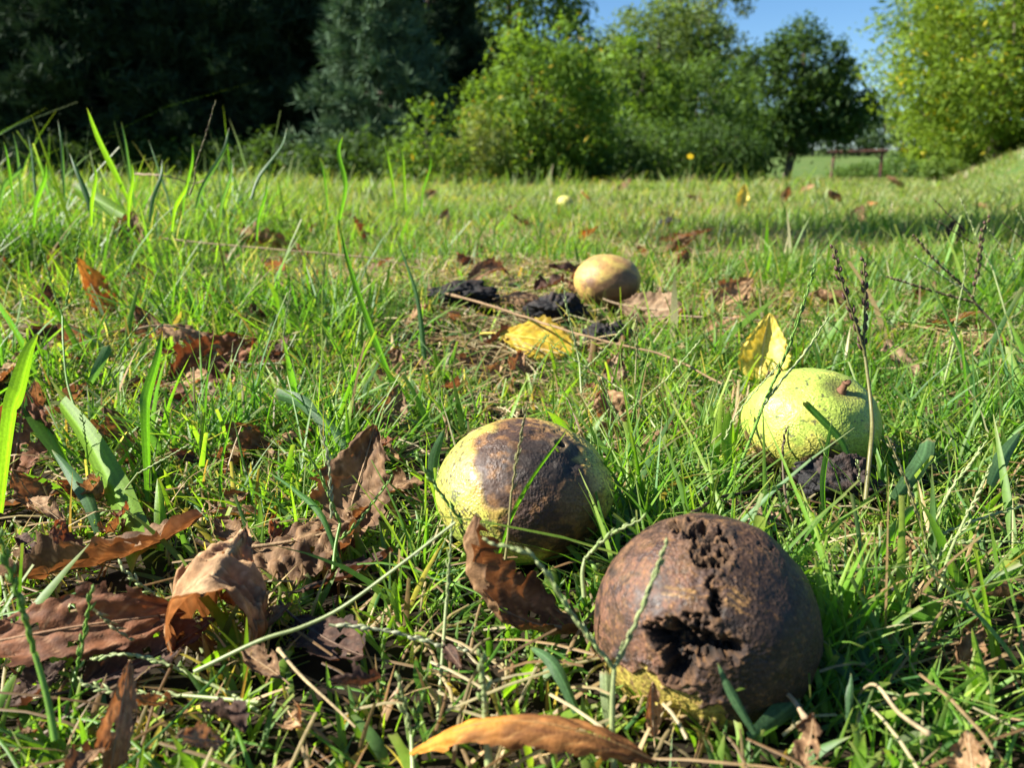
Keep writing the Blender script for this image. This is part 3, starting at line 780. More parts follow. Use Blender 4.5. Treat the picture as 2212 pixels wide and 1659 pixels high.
GC = {'g': (.085, .20, .022), 'y': (.15, .27, .022), 'b': (.075, .15, .06), 'p': (.24, .30, .14), 'd': (.045, .12, .022), 's': (.40, .31, .17), 't': (.15, .2, .04)}
def grass_blade(label, pts, Y0, Y1, wpx, c='g', roll=None, cut=False, tipc=None, n=30, lit=False):
    C_ = spline(ptsY(pts, Y0, Y1), n)
    s = int(pts[0][0] * 3 + pts[0][1])
    dist = np.linalg.norm(C_ - np.array(CAMP), axis=1)
    wd = wpx * dist.mean() / F / 2
    T = np.gradient(C_, axis=0); T /= np.linalg.norm(T, axis=1, keepdims=True)
    view = C_ - np.array(CAMP); view /= np.linalg.norm(view, axis=1, keepdims=True)
    S = np.cross(T, view); S /= np.linalg.norm(S, axis=1, keepdims=True) + 1e-9
    N = np.cross(S, T)
    a = R(roll if roll is not None else (s % 7 - 3) * 14) + np.linspace(-.35, .35, n)
    if c in 'yg' and roll != 0:
        best = None
        for sg in (1, -1):
            aa = sg * R(48) + np.linspace(-.2, .2, n)
            nn = np.cross(S * np.cos(aa)[:, None] + N * np.sin(aa)[:, None], T)
            sc2 = (nn @ np.array(sd)) * (nn * -view).sum(1)
            v_ = sc2.mean() * (-1 if lit else 1)
            if best is None or v_ < best[0]: best = (v_, aa * (.7 if lit else 1))
        a = best[1]; wd *= 1.25
    S2 = S * np.cos(a)[:, None] + N * np.sin(a)[:, None]
    N2 = np.cross(S2, T)
    t = np.linspace(0, 1, n)          # 0 at the first point = the free tip
    prof = np.clip((t / .55), 0, 1) ** .62 if not cut else .9 + .1 * np.clip(t / .2, 0, 1)
    prof = prof * (1 - .35 * np.clip((t - .6) / .4, 0, 1))
    prof = prof * (1 + .04 * vnoise(np.stack([t * 7, t * 0 + s, t * 0], -1), 2))
    prof[0] = max(prof[0], .06)
    rows = []
    for v, hgt in ((-1, .34), (-.72, .21), (-.58, .15), (-.3, .07), (-.06, 0), (.06, 0), (.3, .07), (.58, .15), (.72, .21), (1, .34)):
        jag = (wd * .5 * (vnoise(np.array([[v * 3.0, s, 0]]), 5)[0]) if cut else 0) * np.clip(1 - t * 12, 0, 1)
        rows.append(C_ + S2 * (v * wd * prof)[:, None] + N2 * (hgt * wd * prof)[:, None] + T * np.asarray(jag)[..., None])
    V = np.stack(rows, 1).reshape(-1, 3)
    col = np.broadcast_to(np.array(GC[c]), (n, 10, 3)).copy()
    col[:, 4:6] *= 1.4
    col *= (1 + .15 * vnoise(np.stack([t * 5, t * 0, t * 0], -1), s))[:, None, None]
    col *= np.array([.95, .84, 1.1, .88, 1.05, 1.0, .9, 1.1, .84, .95])[None, :, None]
    tc_ = tipc if tipc is not None else ((.34, .24, .11) if cut else (.20, .19, .05))
    k = np.clip(1 - t / (.05 if cut else .1), 0, 1)[:, None, None] * .8
    col = col * (1 - k) + np.array(tc_) * k
    c0 = C_[n // 2].copy()
    o = mk('grass_blade', V - c0, gridf(n, 10), M_blade, col.reshape(-1, 3))
    o.location = c0
    return tag(o, label, 'grass blade', 'broad grass blades')

gb = grass_blade
gb('broadest bright blade arching down to a cut end at the left, a shadow crossing it', [(303, 1205), (276, 1130), (236, 1040), (188, 950), (130, 870)], .268, .40, 46, 'y', 5, True, lit=True)
gb('dull green blade bent down left of the broadest bright blade', [(112, 972), (150, 1020), (190, 1078), (215, 1150)], .36, .30, 26, 'b', 10)
gb('long upright green blade with a reddish tip, third from the left edge', [(351, 714), (342, 775), (322, 850), (318, 900), (325, 1085)], .42, .33, 25, 'g', 10, False, (.35, .14, .05))
gb('short upright bright blade at the foot of the red tipped blade', [(340, 1035), (345, 1100), (346, 1190)], .31, .285, 22, 'y', 0)
gb('bright blade at the left edge with a folded pointed tip', [(82, 722), (64, 764), (43, 844), (27, 895), (2, 1108)], .40, .31, 36, 'y', 15)
gb('green blade crossing behind the folded bright blade at the left edge', [(25, 800), (60, 860), (105, 935), (150, 1010)], .42, .37, 36, 'g', -10)
gb('short bright lying blade at the left edge in the middle distance', [(14, 625), (50, 655), (98, 688)], .85, .80, 24, 'y', 0)
gb('bright lying blade at the upper left among the far grass', [(157, 404), (210, 432), (268, 462)], .95, .92, 28, 'y', 0, True)
gb('tall bright blade leaning left against the dark pines', [(188, 232), (215, 300), (255, 380), (285, 445)], .75, .75, 13, 'y', 20)
gb('short bright blade with a hooked tip before the lit pine', [(740, 294), (733, 330), (748, 400), (735, 475)], .78, .75, 12, 'g', 20)
gb('tallest thin blade in the middle, leaning from upper left down to the right', [(735, 488), (755, 570), (800, 700), (850, 830), (872, 900)], .50, .46, 15, 'g', 15)
gb('thin green blade right of the tallest middle blade', [(852, 502), (899, 637), (915, 761), (922, 810)], .60, .58, 12, 'b', -15)
gb('broad grey green blade with a ragged cut end in the left middle', [(590, 850), (650, 868), (700, 910), (748, 965)], .41, .38, 28, 'b', 0, True)
gb('long bright green stem crossing the foreground to the bottom edge', [(690, 930), (722, 1130), (757, 1300), (787, 1450), (806, 1668)], .33, .178, 12, 'y', 0)
gb('thin bright blade curving beside the rolled dead leaf', [(503, 890), (477, 1031), (503, 1151), (536, 1216)], .36, .28, 11, 'g', 10)
gb('dark thin blade slanting over the veined dead leaf', [(580, 1020), (640, 1062), (695, 1115), (740, 1230)], .31, .25, 13, 'd', 10)
gb('blade with a pale stripe in front of the torn walnut', [(1550, 1433), (1570, 1479), (1598, 1530), (1632, 1585)], .172, .163, 20, 'b', 15)
gb('upright bright blade at the left of the green walnut', [(1575, 886), (1577, 925), (1582, 994), (1586, 1045)], .36, .345, 36, 'y', 20)
gb('dark blunt blade lying against the green walnut', [(1738, 870), (1777, 908), (1813, 946), (1838, 992)], .336, .33, 14, 'd', 10, True)
gb('pale tipped upright blade before the green walnut', [(1798, 905), (1788, 970), (1779, 1053), (1787, 1155)], .315, .29, 13, 'g', 10, False, (.5, .42, .25))
gb('thin blade leaning across the blotched walnut', [(1226, 928), (1160, 1020), (1110, 1110), (1080, 1195)], .243, .243, 11, 'g', 10, False, (.45, .42, .2))
gb('grey green blade bent over at the right of the green walnut', [(2003, 948), (1995, 985), (1968, 1030), (1932, 1080)], .34, .31, 30, 'b', 0, True)
gb('dark grey green blade hanging down at the right of the torn walnut', [(1846, 1310), (1859, 1389), (1882, 1462), (1889, 1540)], .215, .19, 34, 'b', 15)
gb('lying green blade above the hanging grey green one, right of the torn walnut', [(1843, 1300), (1907, 1307), (1965, 1327), (2020, 1348)], .225, .215, 20, 'g', 20)
gb('bright blade curving down near the bottom right corner', [(2100, 1358), (2120, 1437), (2139, 1510), (2134, 1578)], .20, .178, 24, 'y', 20)
gb('pale lying blade near the bottom right corner', [(2104, 1558), (2015, 1582), (1928, 1610)], .178, .172, 22, 'p', 0, True)
gb('short upright blade right below the torn walnut', [(1838, 1455), (1836, 1500), (1833, 1560)], .182, .175, 15, 'b', 10)
gb('short slanting blade right below the torn walnut', [(1958, 1488), (1940, 1525), (1915, 1570)], .182, .178, 13, 'g', 10)
gb('long thin blade rising to the right edge', [(2225, 1210), (2140, 1275), (2050, 1352)], .235, .22, 13, 'g', 10)
gb('pale broad blade below the fork of the front seed stalk', [(1308, 1455), (1312, 1510), (1318, 1572)], .19, .178, 26, 'p', 20, True)
gb('grey green blade slanting under the crescent leaf', [(1142, 1396), (1197, 1437), (1248, 1540)], .20, .178, 30, 'b', 20)
gb('short bright pointed blade left of the crescent leaf', [(854, 1252), (858, 1295), (866, 1345)], .24, .225, 24, 'y', 10)
gb('brown tipped blade below the pale seed spike', [(899, 1420), (912, 1465), (925, 1520)], .205, .188, 30, 'g', 15, False, (.45, .22, .06))
gb('short yellow green cut blade above the orange leaf', [(1160, 1436), (1125, 1468), (1088, 1505)], .20, .185, 24, 'y', 10, True)
gb('bright short blade below the rolled dead leaf', [(522, 1390), (472, 1420), (418, 1455)], .215, .20, 22, 'y', 10)
gb('bright broad leaf tip under the reddish leaf at the left', [(90, 1392), (125, 1408), (160, 1428)], .215, .21, 46, 'y', 0)
gb('bright leaf at the bottom edge left of the long stem', [(360, 1650), (410, 1640), (470, 1655)], .172, .17, 40, 'y', 0)
gb('grey green blade leaning among the pale spikes at the left', [(235, 745), (216, 785), (197, 825)], .47, .44, 18, 'b', 10, True)
gb('blade seen behind the blotched walnut, left of its top', [(960, 925), (940, 985), (935, 1040)], .33, .31, 26, 'b', 20)
gb('broad pointed blade in the shade right of the torn walnut base', [(1745, 1400), (1800, 1420), (1850, 1470)], .205, .19, 36, 'b', 25)
gb('shaded broad blade at the bottom right under the torn walnut', [(1730, 1510), (1690, 1540), (1620, 1600)], .185, .17, 40, 'b', 20, True)
gb('two toned blade right of the curved black husk shell', [(1990, 1085), (1950, 1130), (1905, 1200)], .285, .26, 24, 'g', 20)
gb('upright blade left of the curved black husk shell', [(1660, 1130), (1668, 1180), (1690, 1230)], .28, .262, 30, 'y', 20)
gb('blade rising from the right edge of the mid lawn', [(2205, 930), (2170, 985), (2140, 1050)], .33, .30, 28, 'b', 20)

# tall blades and stems that stand against the dark pines
tall = [(8, 305, 25, 395, .8, 10, 'g'), (28, 285, 45, 400, .9, 9, 'b'), (125, 258, 137, 380, .85, 9, 'b'), (60, 290, 75, 400, 1.0, 9, 'b'), (262, 262, 285, 400, .9, 11, 'b'),
        (150, 330, 190, 430, .8, 16, 'b'), (205, 355, 200, 440, .75, 14, 'y'), (320, 300, 360, 420, 1.0, 9, 'b'), (495, 275, 440, 400, .85, 15, 'b'), (620, 275, 560, 380, .9, 13, 'b'),
        (416, 310, 400, 420, 1.0, 10, 'g'), (500, 340, 480, 440, .8, 14, 'b'), (575, 390, 560, 470, .8, 12, 'g'), (405, 380, 380, 450, .7, 15, 'y'), (830, 310, 850, 400, 1.1, 11, 'y'),
        (865, 315, 875, 405, 1.1, 12, 'y'), (930, 330, 915, 410, 1.2, 9, 'g'), (100, 350, 80, 440, .7, 16, 'g'), (690, 340, 705, 410, 1.1, 9, 'g'), (45, 352, 10, 400, .8, 14, 'b'), (285, 350, 280, 440, .75, 14, 'y'), (350, 345, 330, 430, .8, 13, 'b')]
for i, (x, y, bx, by, Y, wd, c) in enumerate(tall):
    o = gb('%s from the left of the tall blades standing against the dark pines' % rank([f[0] for f in tall], i), [(x, y), (x * .7 + bx * .3 + 4, y * .6 + by * .4), (bx, by), (bx + (bx - x) * .3, by + 50)], Y, Y - .03, wd * .6, c)
    o['group'] = 'tall blades against the dark pines'

# ------------------------------------------------------------------ seed stalks
def spikelets(acc, C_, ln, rad, c1, c2, step, tip=True):
    d = np.concatenate([[0], np.cumsum(np.linalg.norm(np.diff(C_, axis=0), axis=1))])
    n = max(3, int(d[-1] / step))
    T, S, N = frames(C_)
    for i in range(n):
        if random.random() < .10: continue
        s_ = d[-1] * min(.995, max(.0, (i + .5 + random.uniform(-.4, .4)) / n))
        j = min(len(C_) - 2, int(np.searchsorted(d, s_)) - 1); j = max(j, 0)
        f = (s_ - d[j]) / max(1e-9, d[j + 1] - d[j])
        p = C_[j] + (C_[j + 1] - C_[j]) * f
        side = (1 if i % 2 else -1)
        a = side * 1.2 + random.uniform(-.35, .35)
        out = S[j] * math.sin(a + math.pi / 2 * 0) * 1.0 + N[j] * math.cos(a) * .6
        out = out / np.linalg.norm(out)
        t0 = -T[j] + out * random.uniform(.02, .24)        # spikes run from tip to base: point at the tip
        t0 /= np.linalg.norm(t0)
        b1 = np.cross(t0, out); b1 /= np.linalg.norm(b1); b2 = np.cross(t0, b1)
        L = ln * random.uniform(.8, 1.15) * min(1, .55 + 1.2 * (i + 1) / n, ); r_ = rad * random.uniform(.8, 1.15)
        o = p + out * rad * .65
        V = [o]
        for h_, q in ((.3, 1.0), (.65, .8)):
            for k in range(5):
                an = k * 2 * math.pi / 5
                V.append(o + t0 * L * h_ + (b1 * math.cos(an) + b2 * math.sin(an) * .7) * r_ * q)
        V.append(o + t0 * L)
        q = [[1 + k, 6 + k, 6 + (k + 1) % 5, 1 + (k + 1) % 5] for k in range(5)]
        tr = [[0, 1 + k, 1 + (k + 1) % 5] for k in range(5)] + [[11, 6 + (k + 1) % 5, 6 + k] for k in range(5)]
        m = random.random()
        c = np.array(c1) * (1 - m) + np.array(c2) * m
        Vv = np.array(V)
        acc.add(Vv, np.array(q), c)
        acc.F.setdefault(3, []).append(np.array(tr) + acc.n - 12)

SC = {'g': ((.14, .26, .04), (.24, .34, .09)), 'p': ((.38, .42, .20), (.24, .33, .10)), 'w': ((.36, .37, .24), (.28, .32, .17)),
      'd': ((.10, .045, .045), (.13, .075, .05)), 'b': ((.09, .06, .035), (.14, .11, .05)), 't': ((.30, .26, .14), (.2, .22, .08))}
STC = {'g': (.13, .26, .03), 'p': (.28, .33, .14), 'w': (.34, .36, .2), 'd': (.16, .15, .05), 'b': (.10, .075, .04), 't': (.24, .22, .09)}
def seed_stalk(label, stem, racemes, Y0, Y1=None, mm=1.1, sp=(3.0, .55)):
    sp = (sp[0] * 1.15, sp[1] * .95); mm *= 1.1
    """stem: pixel points from the top down; racemes: list of (points from the tip down, colour)"""
    Y1 = Y1 or Y0
    first = ptsY(stem or racemes[0][0], Y0, Y1)
    c0 = first[-1].copy()
    o = tag(empty('seed_stalk', c0), label, 'seed stalk', 'grass seed stalks')
    c00 = np.array(c0)
    if stem:
        C_ = spline(first, 26) - c00
        V, Fq = tube_arrays(C_, np.linspace(.75, 1.1, 26) * mm / 2000, 7)
        cc = np.array(STC[racemes[0][1] if racemes[0][1] != 'w' else 'p']) * (1 + .2 * vnoise(V * 200, 3))[:, None]
        mk('stem', V, Fq, M_stalk, cc, o)
    for pts, c in racemes:
        C_ = spline(ptsY(pts, Y0, Y0 + (Y1 - Y0) * .15), 30) - c00
        C_ += .0002 * np.stack([np.sin(np.arange(30) * 1.9 + k) for k in range(3)], -1)
        acc = Acc()
        V, Fq = tube_arrays(C_, np.linspace(.5, 1, 30) * mm / 2600, 5)
        acc.add(V, Fq, STC[c])
        spikelets(acc, C_, sp[0] / 1000, sp[1] / 1000, SC[c][0], SC[c][1], sp[0] / 1000 * .56)
        acc.build('seed_spike', M_seed, o)
    return o
ss = seed_stalk
ss('white lying seed spike with a long green arm, left of the crescent leaf', [(984, 1129), (859, 1225), (740, 1312), (650, 1356), (560, 1385), (420, 1452)], [([(1002, 1407), (880, 1375), (800, 1358), (712, 1350)], 'w')], .200, .190, 1.0, (3.2, .7))
ss('front forked seed stalk with two spikes before the torn walnut', [(1327, 1444), (1322, 1540), (1326, 1670)], [([(1052, 1172), (1153, 1205), (1222, 1308), (1270, 1375), (1327, 1444)], 'p'), ([(1442, 1168), (1420, 1230), (1380, 1330), (1327, 1444)], 'p')], .170, .163, 1.4, (3.0, .55))
ss('single thin upright spike across the middle of the blotched walnut', [(1105, 1060), (1096, 1170), (1084, 1270)], [([(1138, 868), (1128, 930), (1117, 985), (1105, 1065)], 't')], .244, .238, 1.0, (3.0, .5))
ss('seed stalk with two purple spikes rising over the green walnut', [(1868, 765), (1880, 860), (1884, 922), (1880, 975), (1870, 1080)], [([(1800, 530), (1815, 600), (1845, 690), (1868, 765)], 'd'), ([(1865, 560), (1869, 650), (1866, 730), (1868, 770)], 'd')], .338, .30, 1.7, (3.6, 1.05))
ss('seed stalk with two green spikes leaning right, left of the purple ones', [(1655, 860), (1600, 1000), (1545, 1105)], [([(1761, 573), (1738, 650), (1700, 760), (1655, 860)], 'g'), ([(1786, 690), (1740, 760), (1690, 820), (1650, 875)], 'p')], .342, .30, 1.5, (3.6, .62))
ss('thin spike leaning over the left shoulder of the green walnut', None, [([(1676, 795), (1640, 835), (1590, 898), (1565, 950)], 'p')], .335, .335, .9, (2.6, .45))
ss('cluster of dark brown spikes spread like a fan at the right', [(2104, 652), (2163, 721), (2200, 800)], [([(1917, 598), (2013, 628), (2103, 653)], 'b'), ([(1975, 511), (2025, 568), (2079, 617), (2106, 652)], 'b'), ([(2139, 468), (2124, 496), (2115, 565), (2103, 636)], 'd')], .58, .56, 2.0, (4.4, 1.3))
ss('pair of pale spikes high at the right, crossing the dark fan', [(2145, 583), (2165, 650), (2190, 740)], [([(2074, 430), (2097, 481), (2118, 532), (2145, 583)], 'p'), ([(2136, 496), (2163, 532), (2195, 567)], 'p')], .60, .58, 1.3, (3.6, .65))
ss('pale seed stalk at the right with one spike up and one to the left', [(2064, 712), (2058, 751), (2031, 858)], [([(2079, 520), (2085, 586), (2073, 649), (2064, 712)], 'p'), ([(1875, 679), (1959, 694), (2064, 706)], 'g'), ([(2215, 709), (2140, 712), (2066, 716)], 'g')], .52, .47, 1.2, (3.2, .55))
ss('pale spike pointing up left inside the dark fan at the right', None, [([(1980, 557), (2043, 601), (2090, 630)], 'w')], .56, .56, 1.1, (3.4, .6))
ss('thin dark spikes high over the shaded lawn at the right', None, [([(2017, 430), (2052, 466), (2088, 499)], 'b'), ([(2017, 472), (2060, 500), (2103, 526)], 'b')], .62, .62, 1.1, (3.0, .5))
ss('spike leaning in from the right edge above the fan', None, [([(2168, 482), (2195, 505), (2225, 530)], 'b'), ([(2198, 458), (2225, 500)], 'p')], .6, .6, 1.1, (3.0, .5))
ss('seed stalk low at the right with three spikes reaching to the right edge', [(2000, 1168), (1950, 1220), (1893, 1270), (1870, 1310)], [([(2127, 958), (2090, 1010), (2052, 1061), (2000, 1168)], 'p'), ([(2230, 1088), (2120, 1120), (2000, 1168)], 'p'), ([(1917, 944), (1950, 1020), (1975, 1090), (2000, 1165)], 't')], .268, .24, 1.3, (3.0, .55))
ss('second stalk of pale spikes at the right edge under the stick', [(2085, 1120), (2050, 1200), (2030, 1280)], [([(2138, 1005), (2120, 1050), (2085, 1120)], 'p'), ([(2230, 1175), (2150, 1170), (2060, 1172)], 'p')], .26, .24, 1.1, (2.8, .5))
ss('forked pair of dark green spikes at the far left of the mid lawn', [(135, 681), (137, 744), (146, 828), (170, 905)], [([(80, 499), (97, 561), (117, 631), (135, 681)], 'g'), ([(174, 497), (160, 571), (143, 660)], 'g')], .50, .45, 1.3, (3.6, .62))
ss('pair of pale green spikes leaning right in the left mid lawn', None, [([(327, 667), (267, 747), (217, 844)], 'g'), ([(351, 701), (294, 747), (234, 831)], 'p')], .46, .44, 1.2, (3.2, .55))
ss('single slim spike standing left of the tallest middle blade', [(612, 730), (606, 790), (602, 830)], [([(629, 621), (618, 677), (612, 732)], 'p')], .58, .56, 1.0, (3.2, .55))
ss('short white green spike lying in the left mid lawn', [(601, 786), (625, 750), (640, 722)], [([(507, 778), (551, 788), (601, 784)], 'w')], .52, .53, 1.0, (3.0, .6))
ss('thick green spike standing at the bottom left', [(165, 1450), (134, 1580), (120, 1660)], [([(199, 1266), (185, 1355), (165, 1450)], 'g')], .205, .175, 1.3, (3.4, .75))
ss('blurred green spike at the left edge, nearest the camera', [(75, 1410), (102, 1507), (120, 1600)], [([(-4, 1140), (20, 1230), (46, 1309), (75, 1410)], 'g')], .175, .165, 1.6, (3.4, .8))
ss('green spike slanting under the trough leaf', [(338, 1288), (400, 1335), (440, 1410)], [([(259, 1224), (296, 1258), (337, 1287)], 'p')], .232, .22, 1.2, (3.0, .65))
ss('pale spike lying across the bottom left, upper of two', [(369, 1438), (494, 1498), (560, 1540)], [([(194, 1425), (277, 1415), (369, 1438)], 'p')], .205, .19, 1.2, (3.0, .6))
ss('pale spike lying across the bottom left, lower of two', [(393, 1503), (499, 1512), (560, 1520)], [([(171, 1475), (259, 1498), (393, 1503)], 'p')], .192, .182, 1.2, (3.0, .6))
ss('short pale spike beside the thick green spike at the bottom left', None, [([(283, 1382), (240, 1352), (203, 1316)], 't')], .21, .21, 1.0, (2.8, .6))
ss('pale blurred stem standing at the bottom edge over the orange leaf', [(1047, 1534), (1057, 1668)], [([(1040, 1418), (1044, 1480), (1048, 1540)], 'p')], .163, .158, 1.8, (3.2, .8))
ss('dark green spike leaning onto the left side of the blotched walnut', None, [([(898, 983), (941, 1052), (1000, 1130)], 'g')], .238, .235, 1.3, (3.2, .6))
ss('pale forked spike between the two nearest walnuts', [(1264, 1206), (1258, 1240), (1262, 1290)], [([(1387, 1121), (1317, 1158), (1264, 1206)], 'p'), ([(1312, 1242), (1290, 1225), (1264, 1210)], 'g')], .216, .212, 1.3, (3.4, .75))
ss('pale thin stem rising left of the crescent leaf', [(965, 1293), (951, 1486), (945, 1600)], [([(977, 1117), (972, 1190), (965, 1300)], 'p')], .213, .18, 1.2, (2.8, .45))
ss('pair of short green spikes at the bottom edge left of the orange leaf', [(888, 1580), (892, 1668)], [([(859, 1458), (872, 1520), (888, 1585)], 'p'), ([(912, 1500), (902, 1560), (888, 1600)], 'g')], .175, .166, 1.2, (3.2, .7))
ss('small thin spike below the pale lying spike', None, [([(826, 1382), (825, 1476), (816, 1565)], 'g')], .198, .185, 1.0, (2.6, .5))
ss('forked stalk leaning over the broad brown leaf left of the blotched walnut', [(735, 1130), (725, 1180), (720, 1230)], [([(651, 962), (693, 1031), (735, 1130)], 'g'), ([(845, 1034), (800, 1095), (760, 1145), (735, 1165)], 'g'), ([(689, 920), (708, 985), (713, 1050), (716, 1120)], 'w')], .262, .25, 1.2, (3.0, .55))
ss('slim pale spike standing right of the yellow dead leaf', [(1247, 762), (1252, 790), (1256, 850)], [([(1215, 610), (1228, 680), (1247, 762)], 'p')], .50, .47, 1.1, (3.2, .62))
ss('upright pale spike beside the pale spotted leaf', [(1374, 777), (1371, 857), (1370, 890)], [([(1374, 680), (1376, 730), (1374, 780)], 't')], .47, .45, 1.1, (3.2, .6))
ss('long spike slanting down left, right of the yellow dead leaf', None, [([(1378, 675), (1337, 719), (1297, 764), (1262, 800)], 'p')], .49, .47, 1.0, (3.0, .52))
ss('long green stalk with a spike slanting to the upper right above the small curled leaf', [(1440, 820), (1376, 872), (1330, 910)], [([(1510, 738), (1475, 780), (1436, 824)], 'p')], .44, .42, 1.2, (3.0, .55))
ss('spike running down right from yellow dead leaf to pale spotted leaf', [(1324, 830), (1376, 867), (1420, 930)], [([(1192, 748), (1258, 788), (1324, 830)], 'p')], .46, .42, 1.1, (3.0, .5))
ss('short bright green curled spike at the foot of the yellow dead leaf', None, [([(1184, 724), (1168, 745), (1155, 775)], 'g')], .53, .53, 1.1, (3.0, .62))
ss('small brown topped spike before the crumpled leaf under the green walnut', [(1690, 990), (1695, 1060), (1705, 1110)], [([(1697, 925), (1692, 960), (1690, 995)], 'b')], .315, .29, 1.1, (2.8, .6))
ss('slim green spike left of the curved black husk shell', [(1655, 1060), (1662, 1110), (1675, 1150)], [([(1652, 1005), (1655, 1035), (1656, 1070)], 'g')], .30, .28, 1.0, (2.6, .5))
ss('dark stem before the dark pines at the upper left, with a pale brown tip', [(420, 395), (410, 420)], [([(466, 216), (445, 290), (425, 350), (420, 395)], 'd')], .62, .62, 1.3, (3.2, .5))

# slim spikes scattered through the lawn
g_ = random.Random(17)
ext = []
for k in range(46):
    x = g_.uniform(60, 2200) if k < 16 else g_.uniform(1350, 2215)
    y = g_.uniform(620, 1150) if k < 34 else g_.uniform(1150, 1560)
    if any((abs(x - a) < b and abs(y - c) < d) for a, b, c, d in ((1131, 230, 1050, 190), (1521, 260, 1330, 250), (1750, 170, 910, 130), (1311, 90, 600, 60))): continue
    ext.append((x, y))
for i, (x, y) in enumerate(ext):
    q = G(x, y, .004)
    Y = q.y
    k = F / (q - CAMP).length
    hgt = g_.uniform(.022, .05) * k; sx = g_.uniform(-1, 1) * hgt * 1.1; sl = g_.uniform(.3, .55)
    tip = (x + sx, y - hgt); mid = (x + sx * .35 + g_.uniform(-6, 6), y - hgt * (1 - sl) * .9)
    cs = g_.choice(['p', 'p', 'g', 't', 'g'])
    ss(whereis(x, y, 'slim %s seed spike' % {'p': 'pale green', 'g': 'green', 't': 'straw coloured', 'w': 'whitish'}[cs]), [mid, (x + sx * .08, y - hgt * .2), (x, y)],
       [([tip, ((tip[0] + mid[0]) / 2 + g_.uniform(-8, 8), (tip[1] + mid[1]) / 2), mid], cs)], Y - .01, Y, g_.uniform(.7, 1.0), (g_.uniform(2.4, 3.2), g_.uniform(.36, .55)))['group'] = 'slim scattered seed spikes'
# ------------------------------------------------------------------ grass
def zone_cap(x, y):
    """greatest height that a blade rooted at x, y may have"""
    cap = np.full(len(x), 1.0)
    for wx, wy, r, wz in WAL:
        d = np.hypot(x - wx, y - wy)
        cap = np.where(d < r * .8, 0, cap)
        n = math.hypot(wx, wy); ux, uy = -wx / n, -wy / n
        t = np.clip((x - wx) * ux + (y - wy) * uy, 0, r * 3.2)
        dd = np.hypot(x - wx - ux * t, y - wy - uy * t)
        if r == .0331 or r == .05: continue
        cap = np.where((dd < r * .95) & (t > 0), np.minimum(cap, .015 + .12 * np.maximum(0, t - r)), cap)
    for fx, fy, r, top in FLAT:
        d = np.hypot(x - fx, y - fy)
        cap = np.where(d < r, np.minimum(cap, top), cap)
        n = math.hypot(fx, fy); ux, uy = -fx / n, -fy / n
        t = np.clip((x - fx) * ux + (y - fy) * uy, 0, r * 1.6)
        dd = np.hypot(x - fx - ux * t, y - fy - uy * t)
        cap = np.where((dd < r * .8) & (t > 0), np.minimum(cap, .012 + top * .6), cap)
    return cap

PALG = np.array([(.09, .20, .018), (.125, .25, .02), (.07, .175, .018), (.07, .165, .045), (.18, .28, .025), (.10, .21, .025)])
STRAW = np.array([(.40, .31, .16), (.30, .20, .10), (.48, .40, .24), (.22, .13, .06)])

